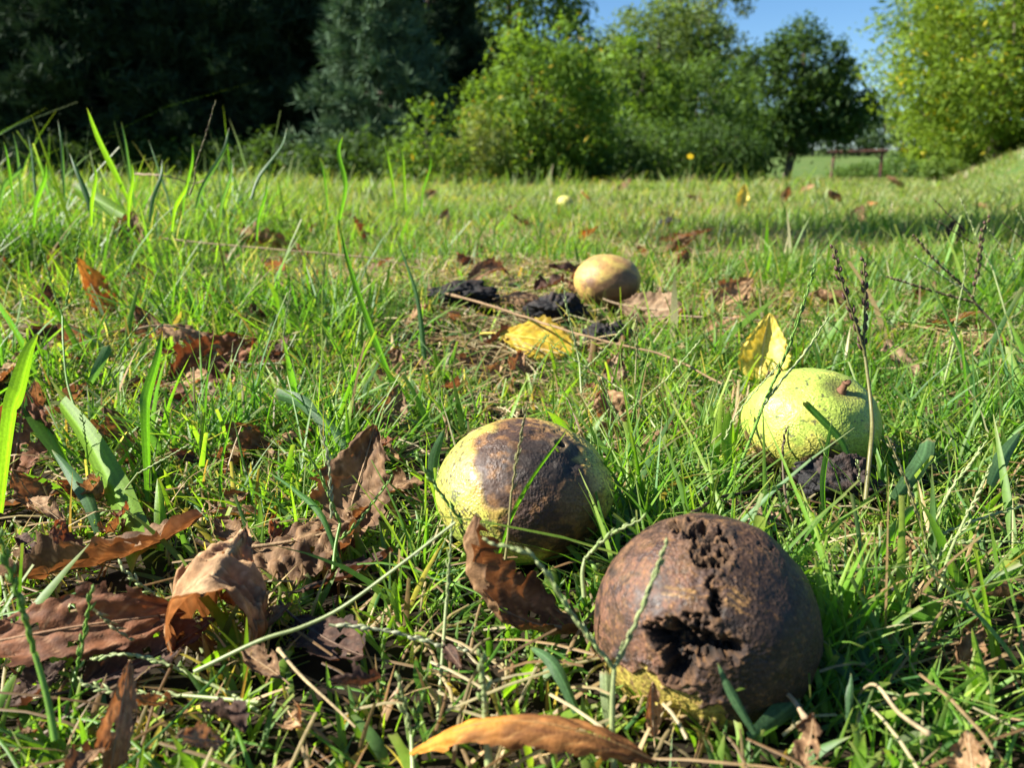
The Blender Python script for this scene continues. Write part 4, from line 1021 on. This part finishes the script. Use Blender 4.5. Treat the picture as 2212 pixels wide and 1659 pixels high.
def turf(name, y0, y1, per_m2, hmean, wmean, seg, crease, straw, label, seed, xlim=None, minh=.006, lying=.0, pale=0., rough=1.):
    g = np.random.default_rng(seed)
    hw = lambda y: .74 * y + .16
    area = (hw(y0) + hw(y1)) * (y1 - y0)
    n = int(area * per_m2)
    # roots spread evenly over the wedge, thinned to uneven clumps
    y = np.sqrt(g.uniform((y0 + .2) ** 2, (y1 + .2) ** 2, n)) - .2
    x = g.uniform(-1, 1, n) * hw(y)
    if xlim is not None:
        k = xlim(x, y); x, y = x[k], y[k]; n = len(x)
    p = np.stack([x, y, x * 0], -1)
    sc_ = 1 / max(.05, .12 * y0 + .02)
    cl = fbm(p * sc_, 3, 41)
    keep = g.uniform(-.8, .6, n) * rough < cl
    x, y, cl, p = x[keep], y[keep], cl[keep], p[keep]; n = len(x)
    patch = fbm(p * sc_ * .35, 2, 61)
    h = hmean * np.clip(g.lognormal(0, .38, n), .35, 2.3) * np.clip(1 + .6 * patch, .45, 1.8)
    h *= 1 + .5 * sstep(.05, .5, -x - .1) * sstep(.5, .9, y) * (1 - sstep(3, 8, y))
    cap = zone_cap(x, y)
    h = np.minimum(h, cap * g.uniform(.7, 1.05, n))
    h = np.where(y < .2, np.minimum(h, .012 + .10 * np.maximum(0, y - .10)), h)
    keep = h > minh
    x, y, h, cl, patch = x[keep], y[keep], h[keep], cl[keep], patch[keep]; n = len(x)
    z = gz(x, y) - .001
    wd = wmean * np.clip(g.lognormal(0, .35, n), .45, 2.4)
    az = g.uniform(0, 2 * math.pi, n)
    lean = np.abs(g.normal(0, .38, n)) + .05
    lean = np.where(g.uniform(0, 1, n) < lying, lean + g.uniform(.8, 2.4, n), lean)
    bend = np.abs(g.normal(0, .45, n))
    dirh = np.stack([np.cos(az), np.sin(az), 0 * az], -1)
    fa = az + g.normal(0, .9, n) + math.pi / 2
    S = np.stack([np.cos(fa), np.sin(fa), 0 * fa], -1)
    ci = g.integers(0, len(PALG), n)
    col = PALG[ci] * g.uniform(.75, 1.3, (n, 1))
    isst = g.uniform(0, 1, n) < straw * (.6 + 2.6 * sstep(0, .6, -patch))
    col[isst] = STRAW[g.integers(0, 4, isst.sum())] * g.uniform(.7, 1.2, (isst.sum(), 1))
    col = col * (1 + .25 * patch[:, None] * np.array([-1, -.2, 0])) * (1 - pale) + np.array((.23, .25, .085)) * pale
    t = np.linspace(0, 1, seg + 1)
    blunt = g.uniform(0, 1, n) < .35
    rows_t = []
    cw = 3 if crease else 2
    V = np.zeros((n, seg + 1, cw, 3), np.float32); Cc = np.zeros((n, seg + 1, cw, 3), np.float32)
    root = np.stack([x, y, z], -1)
    nrm = np.hypot(1, lean)
    for i, tt in enumerate(t):
        horiz = (lean * tt + bend * tt * tt) / nrm
        vert = (tt - .30 * bend * tt * tt) / nrm
        c = root + dirh * (h * horiz)[:, None]
        c[:, 2] += np.maximum(h * vert, .0)
        pr = (.55 + 1.1 * tt - .9 * tt * tt) * (1 - tt ** 3)
        pr = np.where(blunt, np.maximum(pr, .5), np.maximum(pr, .06))
        off = S * (wd * pr * .5)[:, None]
        V[:, i, 0] = c - off
        V[:, i, cw - 1] = c + off
        if crease:
            V[:, i, 1] = c + np.cross(S, dirh) * 0 + dirh * (-wd * pr * .22)[:, None]
        tip = col * (1 - .5 * tt ** 6) + np.array((.28, .22, .08)) * (.5 * tt ** 6)
        base = np.array((.20, .20, .10))
        kb = .55 * (1 - tt) ** 3
        Cc[:, i, :] = (tip * (1 - kb) + base * kb)[:, None]
        if crease: Cc[:, i, 1] *= 1.15
    b = (np.arange(n) * (seg + 1) * cw)[:, None, None]
    u = np.arange(seg)[None, :, None] * cw; v = np.arange(cw - 1)[None, None, :]
    q = np.stack([b + u + v, b + u + v + 1, b + u + cw + v + 1, b + u + cw + v], -1).reshape(-1, 4)
    o = mk(name, V.reshape(-1, 3), q, M_grass, Cc.reshape(-1, 3))
    return tag(o, label, None, None, 'stuff')

turf('grass', .11, .55, 100000, .027, .0018, 5, True, .12, 'short mown green grass with dry straw blades around the near walnuts', 1, lying=.25)
turf('grass', .55, 1.3, 60000, .030, .0020, 4, False, .12, 'green lawn grass in the middle distance', 2, lying=.18)
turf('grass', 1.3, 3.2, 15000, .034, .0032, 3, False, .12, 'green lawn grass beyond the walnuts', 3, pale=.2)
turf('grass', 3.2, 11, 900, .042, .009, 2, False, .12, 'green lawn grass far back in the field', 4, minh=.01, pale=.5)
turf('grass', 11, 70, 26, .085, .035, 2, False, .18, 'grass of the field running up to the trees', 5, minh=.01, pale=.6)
turf('dry_grass', 10, 26, 420, .06, .016, 2, False, .75, 'dry tan grass covering the bank at the right', 9, xlim=lambda x, y: x > .53 * y, minh=.01)
# broader leaves of crab grass and taller blades among the fine ones
turf('broad_grass', .13, .6, 13000, .031, .0044, 5, True, .05, 'broader crab grass blades among the fine lawn grass', 6, lying=.35)
turf('broad_grass', .6, 1.8, 2600, .036, .0052, 4, False, .05, 'broader crab grass blades beyond the near walnuts', 7, lying=.3)
turf('tall_grass', .62, 2.2, 1500, .068, .0032, 4, False, .06, 'taller uncut grass at the left of the lawn', 8, xlim=lambda x, y: (x < -.30 * y - .02) & (x > -1.1 * y))

# dry clippings and thatch lying between the blades
def thatch(name, y0, y1, per_m2, ln, rad, seed, green=.2):
    g = np.random.default_rng(seed)
    n = int((.74 * (y0 + y1) + .32) * (y1 - y0) * per_m2)
    y = np.sqrt(g.uniform(y0 ** 2, y1 ** 2, n)); x = g.uniform(-1, 1, n) * (.74 * y + .16)
    for wx, wy, r, wz in WAL:
        k = np.hypot(x - wx, y - wy) > r * .85; x, y = x[k], y[k]
    n = len(x)
    az = g.uniform(0, 2 * math.pi, n); L = ln * g.lognormal(0, .45, n); up = g.normal(0, .22, n)
    d = np.stack([np.cos(az), np.sin(az), up], -1); S = np.stack([-np.sin(az), np.cos(az), 0 * az], -1)
    c = np.stack([x, y, gz(x, y) + g.uniform(.001, .016, n)], -1)
    cap = zone_cap(x, y); c[:, 2] = np.minimum(c[:, 2], gz(x, y) + np.maximum(.002, cap * .8))
    col = STRAW[g.integers(0, 4, n)] * g.uniform(.6, 1.25, (n, 1))
    k = g.uniform(0, 1, n) < green; col[k] = PALG[g.integers(0, 6, k.sum())] * 1.1
    V = np.zeros((n, 4, 3, 3), np.float32)
    bowv = g.normal(0, .2, n)
    for i, tt in enumerate((-.5, -.17, .17, .5)):
        p = c + d * (L * tt)[:, None]; p += S * (bowv * L * (tt * tt - .1))[:, None]; p[:, 2] += -L * .25 * (tt * tt) + .0005
        p[:, 2] = np.maximum(p[:, 2], gz(p[:, 0], p[:, 1]) + .0006)
        r_ = (rad * g.uniform(.8, 1.2, n))[:, None]
        V[:, i, 0] = p - S * r_; V[:, i, 1] = p + np.array([0, 0, 1]) * r_; V[:, i, 2] = p + S * r_
    b = (np.arange(n) * 12)[:, None, None]; u = np.arange(3)[None, :, None] * 3; v = np.arange(2)[None, None, :]
    q = np.stack([b + u + v, b + u + v + 1, b + u + v + 4, b + u + v + 3], -1).reshape(-1, 4)
    tag(mk(name, V.reshape(-1, 3), q, M_grass, np.repeat(col, 12, 0)), 'dry grass clippings and thatch between the blades', None, None, 'stuff')
thatch('dry_thatch', .11, .6, 10000, .022, .0005, 71)
turf('tall_grass', 7, 17, 60, .15, .014, 3, False, .2, 'rough taller grass along the far edge of the lawn', 10, xlim=lambda x, y: x < .40 * y, minh=.03, pale=.3, rough=1.6)
thatch('dry_thatch', .6, 1.8, 15000, .032, .0007, 72, .1)

# ------------------------------------------------------------------ little yellow flowers far back
def flower(px, py, Y, hgt, r):
    q = P(px, py, Y)
    q.z = float(gz(q.x, q.y)) + hgt
    o = tag(empty('yellow_flower', q), 'small yellow flower on a thin stalk in front of the bushes', 'flower')
    V = []; Fq = []
    for i in range(13):
        a = i * 2 * math.pi / 13
        d_ = np.array([math.cos(a), math.sin(a) * .55, math.sin(a) * .8]); s_ = np.array([-math.sin(a), math.cos(a) * .55, math.cos(a) * .8])
        k = len(V)
        V += [d_ * r * .1, d_ * r * .6 + s_ * r * .2, d_ * r, d_ * r * .6 - s_ * r * .2]; Fq.append([k, k + 1, k + 2, k + 3])
    mk('petals', V, np.array(Fq), M_yleaf, np.broadcast_to((.8, .55, .02), (len(V), 3)), o)
    Vt, Ft = tube_arrays(spline([Vector((0, 0, 0)), Vector((r * .2, 0, -hgt * .5)), Vector((0, 0, -hgt))], 8), r * .12, 6)
    mk('stem', Vt, Ft, M_stalk, np.broadcast_to((.12, .2, .04), Vt.shape), o)
flower(1490, 358, 2.6, .19, .012)
# ------------------------------------------------------------------ trees and bushes
def leaf_cloud(centres, radii, n, size, cols, seed, up=.35, flat=.6, droop=0.):
    g = np.random.default_rng(seed)
    K = len(centres)
    ci = g.integers(0, K, n)
    d = g.normal(0, 1, (n, 3)); d /= np.linalg.norm(d, axis=1, keepdims=True)
    rr = g.uniform(0, 1, n) ** .5
    p = centres[ci] + d * (rr * radii[ci])[:, None] * np.array([1, 1, .8])
    N = d * .6 + g.normal(0, .6, (n, 3)) + np.array([0, 0, up]); N /= np.linalg.norm(N, axis=1, keepdims=True)
    A = np.cross(N, g.normal(0, 1, (n, 3))); A /= np.linalg.norm(A, axis=1, keepdims=True)
    A[:, 2] -= droop; B = np.cross(N, A)
    s = size * g.lognormal(0, .3, n)
    V = np.stack([p - A * s[:, None], p + B * (s * flat * .5)[:, None] + N * (s * .12)[:, None], p + A * s[:, None], p - B * (s * flat * .5)[:, None] + N * (s * .12)[:, None]], 1)
    cl = g.uniform(0, 1, K)[ci] * .6 + g.uniform(0, 1, n) * .4
    cols = np.array(cols)
    c = cols[0] * (1 - cl)[:, None] + cols[1] * cl[:, None]
    if len(cols) > 2:
        k = g.uniform(0, 1, n) < .02 + .10 * (g.uniform(0, 1, K)[ci] > .88)
        c[k] = cols[2]
    return V.reshape(-1, 3), np.arange(n * 4).reshape(-1, 4), np.repeat(c, 4, 0)

def crown_clusters(ells, seed, lump0, dens=1.0):
    g = np.random.default_rng(seed)
    C_, Rr = [], []
    for (cx, cy, cz, rx, ry, rz) in ells:
        lump = lump0 * 1.2
        k = int(dens * .75 * 5.2 * (rx * ry + ry * rz + rx * rz) / (lump * lump))
        d = g.normal(0, 1, (k, 3)); d /= np.linalg.norm(d, axis=1, keepdims=True)
        r_ = g.uniform(.35, 1.0, k) ** .5 * (1 + .22 * fbm(d * 2.2, 2, seed + 2))
        C_.append(np.array([cx, cy, cz]) + d * r_[:, None] * np.array([rx, ry, rz]))
        Rr.append(lump * g.lognormal(0, .35, k))
    return np.vstack(C_), np.concatenate(Rr)

def wood(acc, pts, r0, r1, col=(.12, .095, .07), k=6, n=10):
    C_ = spline(pts, n)
    V, Fq = tube_arrays(C_, np.linspace(r0, r1, n), k)
    V += .12 * r0 * np.stack([vnoise(V * 6, q) for q in (1, 2, 3)], -1)
    acc.add(V, Fq, np.array(col) * (1 + .3 * vnoise(V * 5, 3))[:, None])

def tree(name, label, cat, px, Y, ells, lump, nleaf, size, cols, seed, trunk=None, dens=1., group=None, limbs=14, flat=.6, droop=0., bark=(.12, .095, .07), stems=1):
    """ells in metres relative to the foot of the tree"""
    q = P(px, 384, Y)
    q.z = float(gz(q.x, q.y)) - .05
    o = tag(empty(name, q), label, cat, group)
    C_, Rr = crown_clusters(ells, seed, lump, dens)
    C_[:, 2] = np.maximum(C_[:, 2], Rr * .7)
    V, Fq, cc = leaf_cloud(C_, Rr, nleaf, size, cols, seed + 1, flat=flat, droop=droop)
    V[:, 2] = np.maximum(V[:, 2], .02)
    mk('crown', V, Fq, M_tree, cc, o)
    g = random.Random(seed)
    acc = Acc()
    top = max(e[2] + e[5] * .5 for e in ells)
    r0 = trunk or .035 * top
    e0 = ells[0]
    for s_ in range(stems):
        bx = 0 if stems == 1 else g.uniform(-.5, .5) * e0[3]
        by = 0 if stems == 1 else g.uniform(-.4, .4) * e0[4]
        mid = Vector((bx * .8 + e0[0] * .4 + g.uniform(-.1, .1) * top * .3, by, top * .4))
        end = Vector((e0[0] + bx * 1.3, e0[1] + by, top))
        wood(acc, [Vector((bx, by, -.05)), mid, end], r0 / stems ** .5, r0 * .2 / stems ** .5, bark, 7, 12)
        for i in range(limbs // stems):
            j = g.randrange(len(C_))
            t_ = g.uniform(.3, .8)
            a = mid * (t_ / .5) if t_ < .5 else mid + (end - mid) * ((t_ - .5) / .5)
            b = Vector(C_[j])
            wood(acc, [a, (a + b) / 2 + Vector((0, 0, -.05 * top + g.uniform(0, .08) * top)), b], r0 * .32 / stems ** .5, r0 * .07, bark, 5, 7)
    acc.build('trunk', M_bark, o)
    return o

LG = ((.085, .16, .022), (.13, .22, .03), (.35, .26, .03))
MG = ((.055, .11, .022), (.09, .155, .03))
DG = ((.032, .07, .016), (.055, .10, .022))
YG = ((.095, .165, .018), (.165, .24, .024), (.40, .34, .03))
GG = ((.10, .14, .06), (.15, .19, .09))

# pines
def pine_meshes(seed, h, rad, base, cols, tuft=.26, dens=1.0):
    g = np.random.default_rng(seed)
    acc = Acc(); ac = Acc()
    wood(ac, [Vector((0, 0, -.1)), Vector((.05, .03, h * .5)), Vector((0, 0, h))], .028 * h * .6, .02, (.09, .07, .055), 8, 16)
    tips, dirs = [], []
    z = base
    while z < h - .2:
        f = 1 - (z - base) / (h - base)
        rl = rad * (f ** .65) * g.uniform(.75, 1.12) + .2
        for b in range(int(g.integers(5, 8))):
            a = g.uniform(0, 2 * math.pi)
            L = rl * g.uniform(.7, 1.1)
            pts = [Vector((0, 0, z)), Vector((math.cos(a) * L * .5, math.sin(a) * L * .5, z - .06 * L)), Vector((math.cos(a) * L, math.sin(a) * L, z + .10 * L))]
            wood(ac, pts, .012 * h * .35 * (.4 + f), .006, (.08, .065, .05), 4, 6)
            C_ = spline(pts, 12)
            m = int(L / tuft * 7 * dens)
            for k in range(m):
                t = g.uniform(.25, 1) ** .7
                p = C_[int(t * 11)] + g.normal(0, 1, 3) * np.array([.16, .16, .10]) * (.4 + L * .35)
                tips.append(p); dirs.append([math.cos(a), math.sin(a), .55])
        z += g.uniform(.24, .36) * (h / 9) ** .5
    tips = np.array(tips); dirs = np.array(dirs); n = len(tips); q = 11
    d = dirs[:, None] * .9 + g.normal(0, .75, (n, q, 3)); d /= np.linalg.norm(d, axis=2, keepdims=True)
    S = np.cross(d, g.normal(0, 1, (n, q, 3))); S /= np.linalg.norm(S, axis=2, keepdims=True)
    L = tuft * g.uniform(.55, 1.1, (n, q, 1))
    o = tips[:, None] + d * L * g.uniform(0, .35, (n, q, 1))
    wv = tuft * .085
    V = np.stack([o - S * wv, o + S * wv, o + d * L], 2).reshape(-1, 3)
    V[:, 2] = np.maximum(V[:, 2], .03)
    cl = np.repeat(g.uniform(0, 1, n), q * 3)[:, None]
    cc = np.array(cols[0]) * (1 - cl) + np.array(cols[1]) * cl
    fol = mk('crown', V, np.arange(len(V)).reshape(-1, 3), M_pine, cc)
    tr = ac.build('trunk', M_bark)
    return fol, tr

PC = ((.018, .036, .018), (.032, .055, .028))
protos = [pine_meshes(501, 6.4, 2.5, .25, PC, .28, 1.35), pine_meshes(502, 5.9, 2.3, .2, PC, .28, 1.35)]
used = [False, False]
def pine(px, Y, k, s, rz, label, x=None):
    q = P(px, 384, Y)
    if x is not None: q.x = x
    o = tag(empty('pine_tree', (q.x, q.y, float(gz(q.x, q.y)))), label, 'pine tree', 'dark pines at the left edge of the field')
    o.scale = (s, s, s); o.rotation_euler = (0, 0, rz)
    for src in protos[k]:
        c = src if not used[k] else src.copy()
        if used[k]: COL.objects.link(c)
        c.parent = o
    used[k] = True
    return o
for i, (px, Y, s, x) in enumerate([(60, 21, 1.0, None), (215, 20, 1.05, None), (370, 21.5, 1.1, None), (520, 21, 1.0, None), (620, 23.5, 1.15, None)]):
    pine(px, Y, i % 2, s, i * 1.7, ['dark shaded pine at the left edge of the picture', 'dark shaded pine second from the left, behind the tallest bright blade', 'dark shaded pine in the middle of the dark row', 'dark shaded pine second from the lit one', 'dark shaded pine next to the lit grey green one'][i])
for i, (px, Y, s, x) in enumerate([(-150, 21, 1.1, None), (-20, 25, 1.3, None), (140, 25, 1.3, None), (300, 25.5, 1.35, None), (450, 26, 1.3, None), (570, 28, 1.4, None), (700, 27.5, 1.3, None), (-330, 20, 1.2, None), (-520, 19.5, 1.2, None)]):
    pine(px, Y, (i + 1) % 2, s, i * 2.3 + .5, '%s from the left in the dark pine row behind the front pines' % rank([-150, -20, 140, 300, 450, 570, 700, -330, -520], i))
# dark shrubs under pines, the last two added to darken the lit pine's foot
for i, (px, Y) in enumerate([(20, 19), (170, 18.6), (310, 19), (460, 18.8), (600, 18.2), (745, 16.6), (850, 16.4)]):
    tree('shrub', '%s from the left of the low dark shrubs under the pines' % ORD[i], 'shrub', px, Y, [(0, 0, .5, 1.15, .8, .55)], .3, 2600, .07, DG, 560 + i, group='shrubs under the pines', stems=3, limbs=6)
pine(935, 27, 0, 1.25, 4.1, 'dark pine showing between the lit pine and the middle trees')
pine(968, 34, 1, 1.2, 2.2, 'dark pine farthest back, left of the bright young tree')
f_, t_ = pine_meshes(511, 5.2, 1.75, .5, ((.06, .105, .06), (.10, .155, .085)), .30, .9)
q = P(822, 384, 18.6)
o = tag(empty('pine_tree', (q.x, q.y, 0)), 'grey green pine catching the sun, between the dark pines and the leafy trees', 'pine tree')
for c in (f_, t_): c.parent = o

# leafy trees and bushes in the middle
tree('tree', 'tall broadleaf tree behind the bright young one, its top out of the picture', 'tree', 1105, 31, [(0, 0, 5.6, 3.0, 2.6, 3.4), (.6, 0, 3, 2.8, 2.2, 2)], .62, 22000, .14, ((.07, .13, .022), (.11, .18, .03), (.25, .22, .03)), 601, .22)
tree('young_tree', 'bright green feathery young tree in front of the middle trees', 'tree', 1155, 16, [(.05, 0, 1.75, 1.0, .9, 1.15), (-.75, .1, 1.2, .75, .7, .8), (.75, 0, 1.2, .8, .7, .85), (0, 0, .6, 1.3, .8, .5)], .27, 19000, .055, LG, 611, .05, stems=3)
tree('young_tree', 'slender sapling with sparse leaves standing before the lit pine', 'tree', 925, 13, [(0, 0, .85, .30, .3, .6), (.25, .1, .5, .38, .35, .38), (-.33, 0, .42, .32, .3, .33)], .13, 1500, .05, LG, 621, .018, .8, limbs=12)
tree('bush', 'pale leafed bush at the foot of the sapling', 'bush', 1010, 14.5, [(0, 0, .42, .75, .5, .5), (.35, 0, .8, .5, .4, .5)], .2, 3600, .05, (LG[0], (.2, .22, .07), LG[2]), 631, .03, stems=3)
tree('broadleaf_tree', 'grey green broadleaf tree right of the bright young tree', 'tree', 1420, 38, [(-.2, 0, 5.3, 2.5, 2.4, 2.6), (1.2, 0, 3.6, 2.3, 2.2, 2.0), (-1.9, 0, 4.0, 2.3, 2.0, 2.3)], .66, 17000, .14, ((.07, .12, .03), (.12, .17, .05)), 641, .26, .8)
tree('broadleaf_tree', 'pale thin crowned tree rising highest behind the middle trees', 'tree', 1500, 50, [(0, 0, 9.4, 3.0, 2.4, 2.9), (1.5, 0, 6.0, 1.9, 2, 2.0), (-1.6, 0, 7.0, 2.2, 2, 2.2)], .75, 9000, .17, GG, 651, .3, .7)
tree('broadleaf_tree', 'dark crowned tree standing free at the right of the middle trees, its trunk showing', 'tree', 1697, 34, [(.35, 0, 4.45, 1.5, 1.6, 1.45), (1.7, .2, 3.2, 1.6, 1.5, 1.4), (-1.0, 0, 3.3, 1.5, 1.6, 1.9), (2.7, .2, 2.7, 1.0, 1.2, .9), (-.2, .1, 1.9, 1.5, 1.4, .9)], .50, 17000, .13, DG, 661, .19, 1.0)
# low bushes and understorey, dark at the base
und = [(1300, 18, 1.0, 1.3, DG), (1385, 20, 1.3, 1.5, MG), (1470, 21, 1.2, 1.45, DG), (1545, 22, .95, 1.6, DG), (1590, 24, .8, 1.3, DG), (1230, 16.4, .8, 1.1, DG), (1080, 18.5, 1.1, 1.6, MG), (1350, 26, 1.7, 4.3, LG), (1510, 27, 1.9, 3.9, MG)]
ul = ['bright low bush right of the young tree', 'green bush below the grey green tree', 'green bush left of the one below the dark tree', 'green bush between the middle bushes and the dark tree', 'dark bush under the left side of the dark tree', 'green bush hiding the right foot of the young tree',
      'green bush hiding the left foot of the young tree', 'taller bright bush behind the low bushes', 'taller green bush behind the low bushes, nearer the dark tree']
for i, (px, Y, r_, h_, c) in enumerate(und):
    tree('bush', ul[i], 'bush', px, Y, [(0, 0, h_ * .52, r_, r_ * .8, h_ * .5), (r_ * .5, 0, h_ * .35, r_ * .7, r_ * .6, h_ * .36)], .2 + .14 * r_, 3600 if Y < 25 else 6500, .065 + .03 * (Y > 23), (c[0], c[1]), 670 + i * 3, .05, stems=4, limbs=12, group='bushes before the middle trees', bark=(.2, .17, .13))

# big yellow green trees at the right on the bank
tree('broadleaf_tree', 'tall bright yellow green tree filling the right edge above the bank', 'tree', 2135, 17, [(-.1, 0, 3.3, 2.35, 2.0, 2.7), (-.6, -.3, 1.9, 1.8, 1.5, 1.5), (.9, -.2, 1.9, 1.6, 1.5, 1.4)], .40, 44000, .058, YG, 701, .16, 1.1)
tree('broadleaf_tree', 'bright yellow green tree on the bank, partly out of the picture at the right', 'tree', 2400, 16, [(0, 0, 3.3, 2.0, 1.9, 2.6), (-.6, -.3, 1.6, 1.5, 1.2, 1.2)], .40, 18000, .06, YG, 711, .16)
tree('broadleaf_tree', 'smaller yellow green tree at the left foot of the bank, beside the rusty frame', 'tree', 2010, 21, [(0, 0, 2.4, 1.15, 1.1, 2.0), (.8, 0, 1.6, 1.2, 1.0, 1.3), (.3, 0, 4.2, 1.1, 1.0, 1.2)], .34, 12000, .075, YG, 721, .10)
for i, (px, Y, r_, h_) in enumerate([(2040, 14.5, .55, .55), (2120, 13.5, .6, .6), (2200, 13, .6, .62), (2270, 12.5, .6, .6)]):
    tree('bush', ['low green bush at the left end of the bank top', 'low bushy growth on the bank top under the tall yellow green tree', 'low leafy growth at the right end of the bank top', 'low leafy growth on the bank beyond the right edge'][i], 'bush', px, Y + 4.5, [(0, 0, h_ * .5, r_, r_ * .6, h_ * .5)], .17, 2600, .045, ((.09, .16, .03), (.15, .22, .045)), 730 + i, .02, stems=3, limbs=6, group='low growth on the bank')
# far growth behind the frame
for i, (px, Y, r_, h_) in enumerate([(1600, 74, 2.2, 1.2), (1812, 76, 1.2, .9), (1850, 74, 1.5, 1.25), (1895, 72, 1.6, 1.3), (1955, 60, 1.9, 1.7)]):
    tree('bush', '%s from the left of the far rough bushes behind the rusty frame' % ORD[i], 'bush', px, Y, [(0, 0, h_ * .5, r_, r_ * .7, h_ * .5)], .4, 1500, .14, MG, 740 + i, .05, stems=3, limbs=6, group='far bushes behind the frame')
for i, (px, Y, h_) in enumerate([(1560, 150, 8), (1640, 140, 7), (1700, 150, 9), (1750, 140, 8), (1800, 150, 9.5), (1850, 138, 8), (1900, 150, 10), (1955, 140, 8.5), (2010, 150, 9), (2080, 140, 10)]):
    tree('distant_tree', '%s from the left of the distant trees beyond the pale pasture' % ORD[i], 'tree', px, Y, [(0, 0, h_ * .5, 3.4, 3, h_ * .52)], 1.0, 1800, .36, ((.045, .09, .035), (.09, .14, .06)), 760 + i, .3, limbs=6, group='distant wood edge')

# ------------------------------------------------------------------ rusty frame, posts
fr = P(1848, 384, 58)
fz = float(gz(fr.x, fr.y))
fo = tag(empty('pipe_frame', (fr.x, fr.y, fz)), 'rusty goal shaped frame of two posts and a crossbar across the field', 'frame')
half, top = 1.72, 1.78
def bar(name, a, b, r_, parent, k=10):
    C_ = spline([a, b], 14)
    V, Fq = tube_arrays(C_, r_, k)
    return mk(name, V, Fq, M_rust, mix((.13, .055, .036), (.06, .032, .026), sstep(-.3, .4, fbm(V * 3, 3, 5))), parent)
for s_ in (-1, 1):
    bar('post', Vector((s_ * half, 0, -.1)), Vector((s_ * half * .98, 0, top)), .11, fo)
    bar('brace', Vector((s_ * half * .96, 0, top - .45)), Vector((s_ * half * .70, 0, top - .06)), .05, fo, 6)
bar('crossbar', Vector((-half - .45, 0, top + .02)), Vector((half + .35, 0, top + .14)), .12, fo)
def post(label, px, Y, h, r_, col):
    q_ = P(px, 384, Y)
    acc = Acc()
    C_ = np.array([(0, 0, -.1), (0, 0, h * .5), (.01 * h, 0, h), (.01 * h, 0, h + r_ * .3)])
    V, Fq = tube_arrays(C_, np.array([1, .95, .9, .3]) * r_, 8)
    acc.add(V, Fq, np.array(col) * (1 + .3 * vnoise(V * 8, 2))[:, None])
    o = acc.build('fence_post', M_bark)
    o.location = (q_.x, q_.y, float(gz(q_.x, q_.y)))
    tag(o, label, 'post')
post('thin weathered post standing before the bushes left of the dark tree', 1597, 15, .13, .03, (.3, .22, .17))
post('grey post beside the foot of the bank, right of the rusty frame', 2005, 40, 1.0, .09, (.25, .23, .2))

# sapling added out of view at the left, its leaves shading a band of grass
o = tag(empty('sapling', (-2.1, 1.55, float(gz(-2.1, 1.55)))), 'added thin sapling with leafy top, left of the view, shading a band of lawn', 'sapling')
C_, Rr = crown_clusters([(.05, -.04, 2.05, .48, .26, .24), (.1, .05, 2.3, .3, .22, .2)], 801, .13)
V, Fq, cc = leaf_cloud(C_, Rr, 1500, .036, LG[:2], 802)
mk('crown', V, Fq, M_tree, cc, o)
acc = Acc()
wood(acc, [Vector((0, 0, -.03)), Vector((.03, 0, 1.1)), Vector((.05, -.02, 2.45))], .012, .004, (.14, .11, .08), 6, 14)
for c_ in C_[::4]:
    wood(acc, [Vector((.045, -.02, 1.7)), Vector(c_) * .5 + Vector((.02, -.01, .95)), Vector(c_)], .005, .0015, (.14, .11, .08), 4, 6)
acc.build('trunk', M_bark, o)
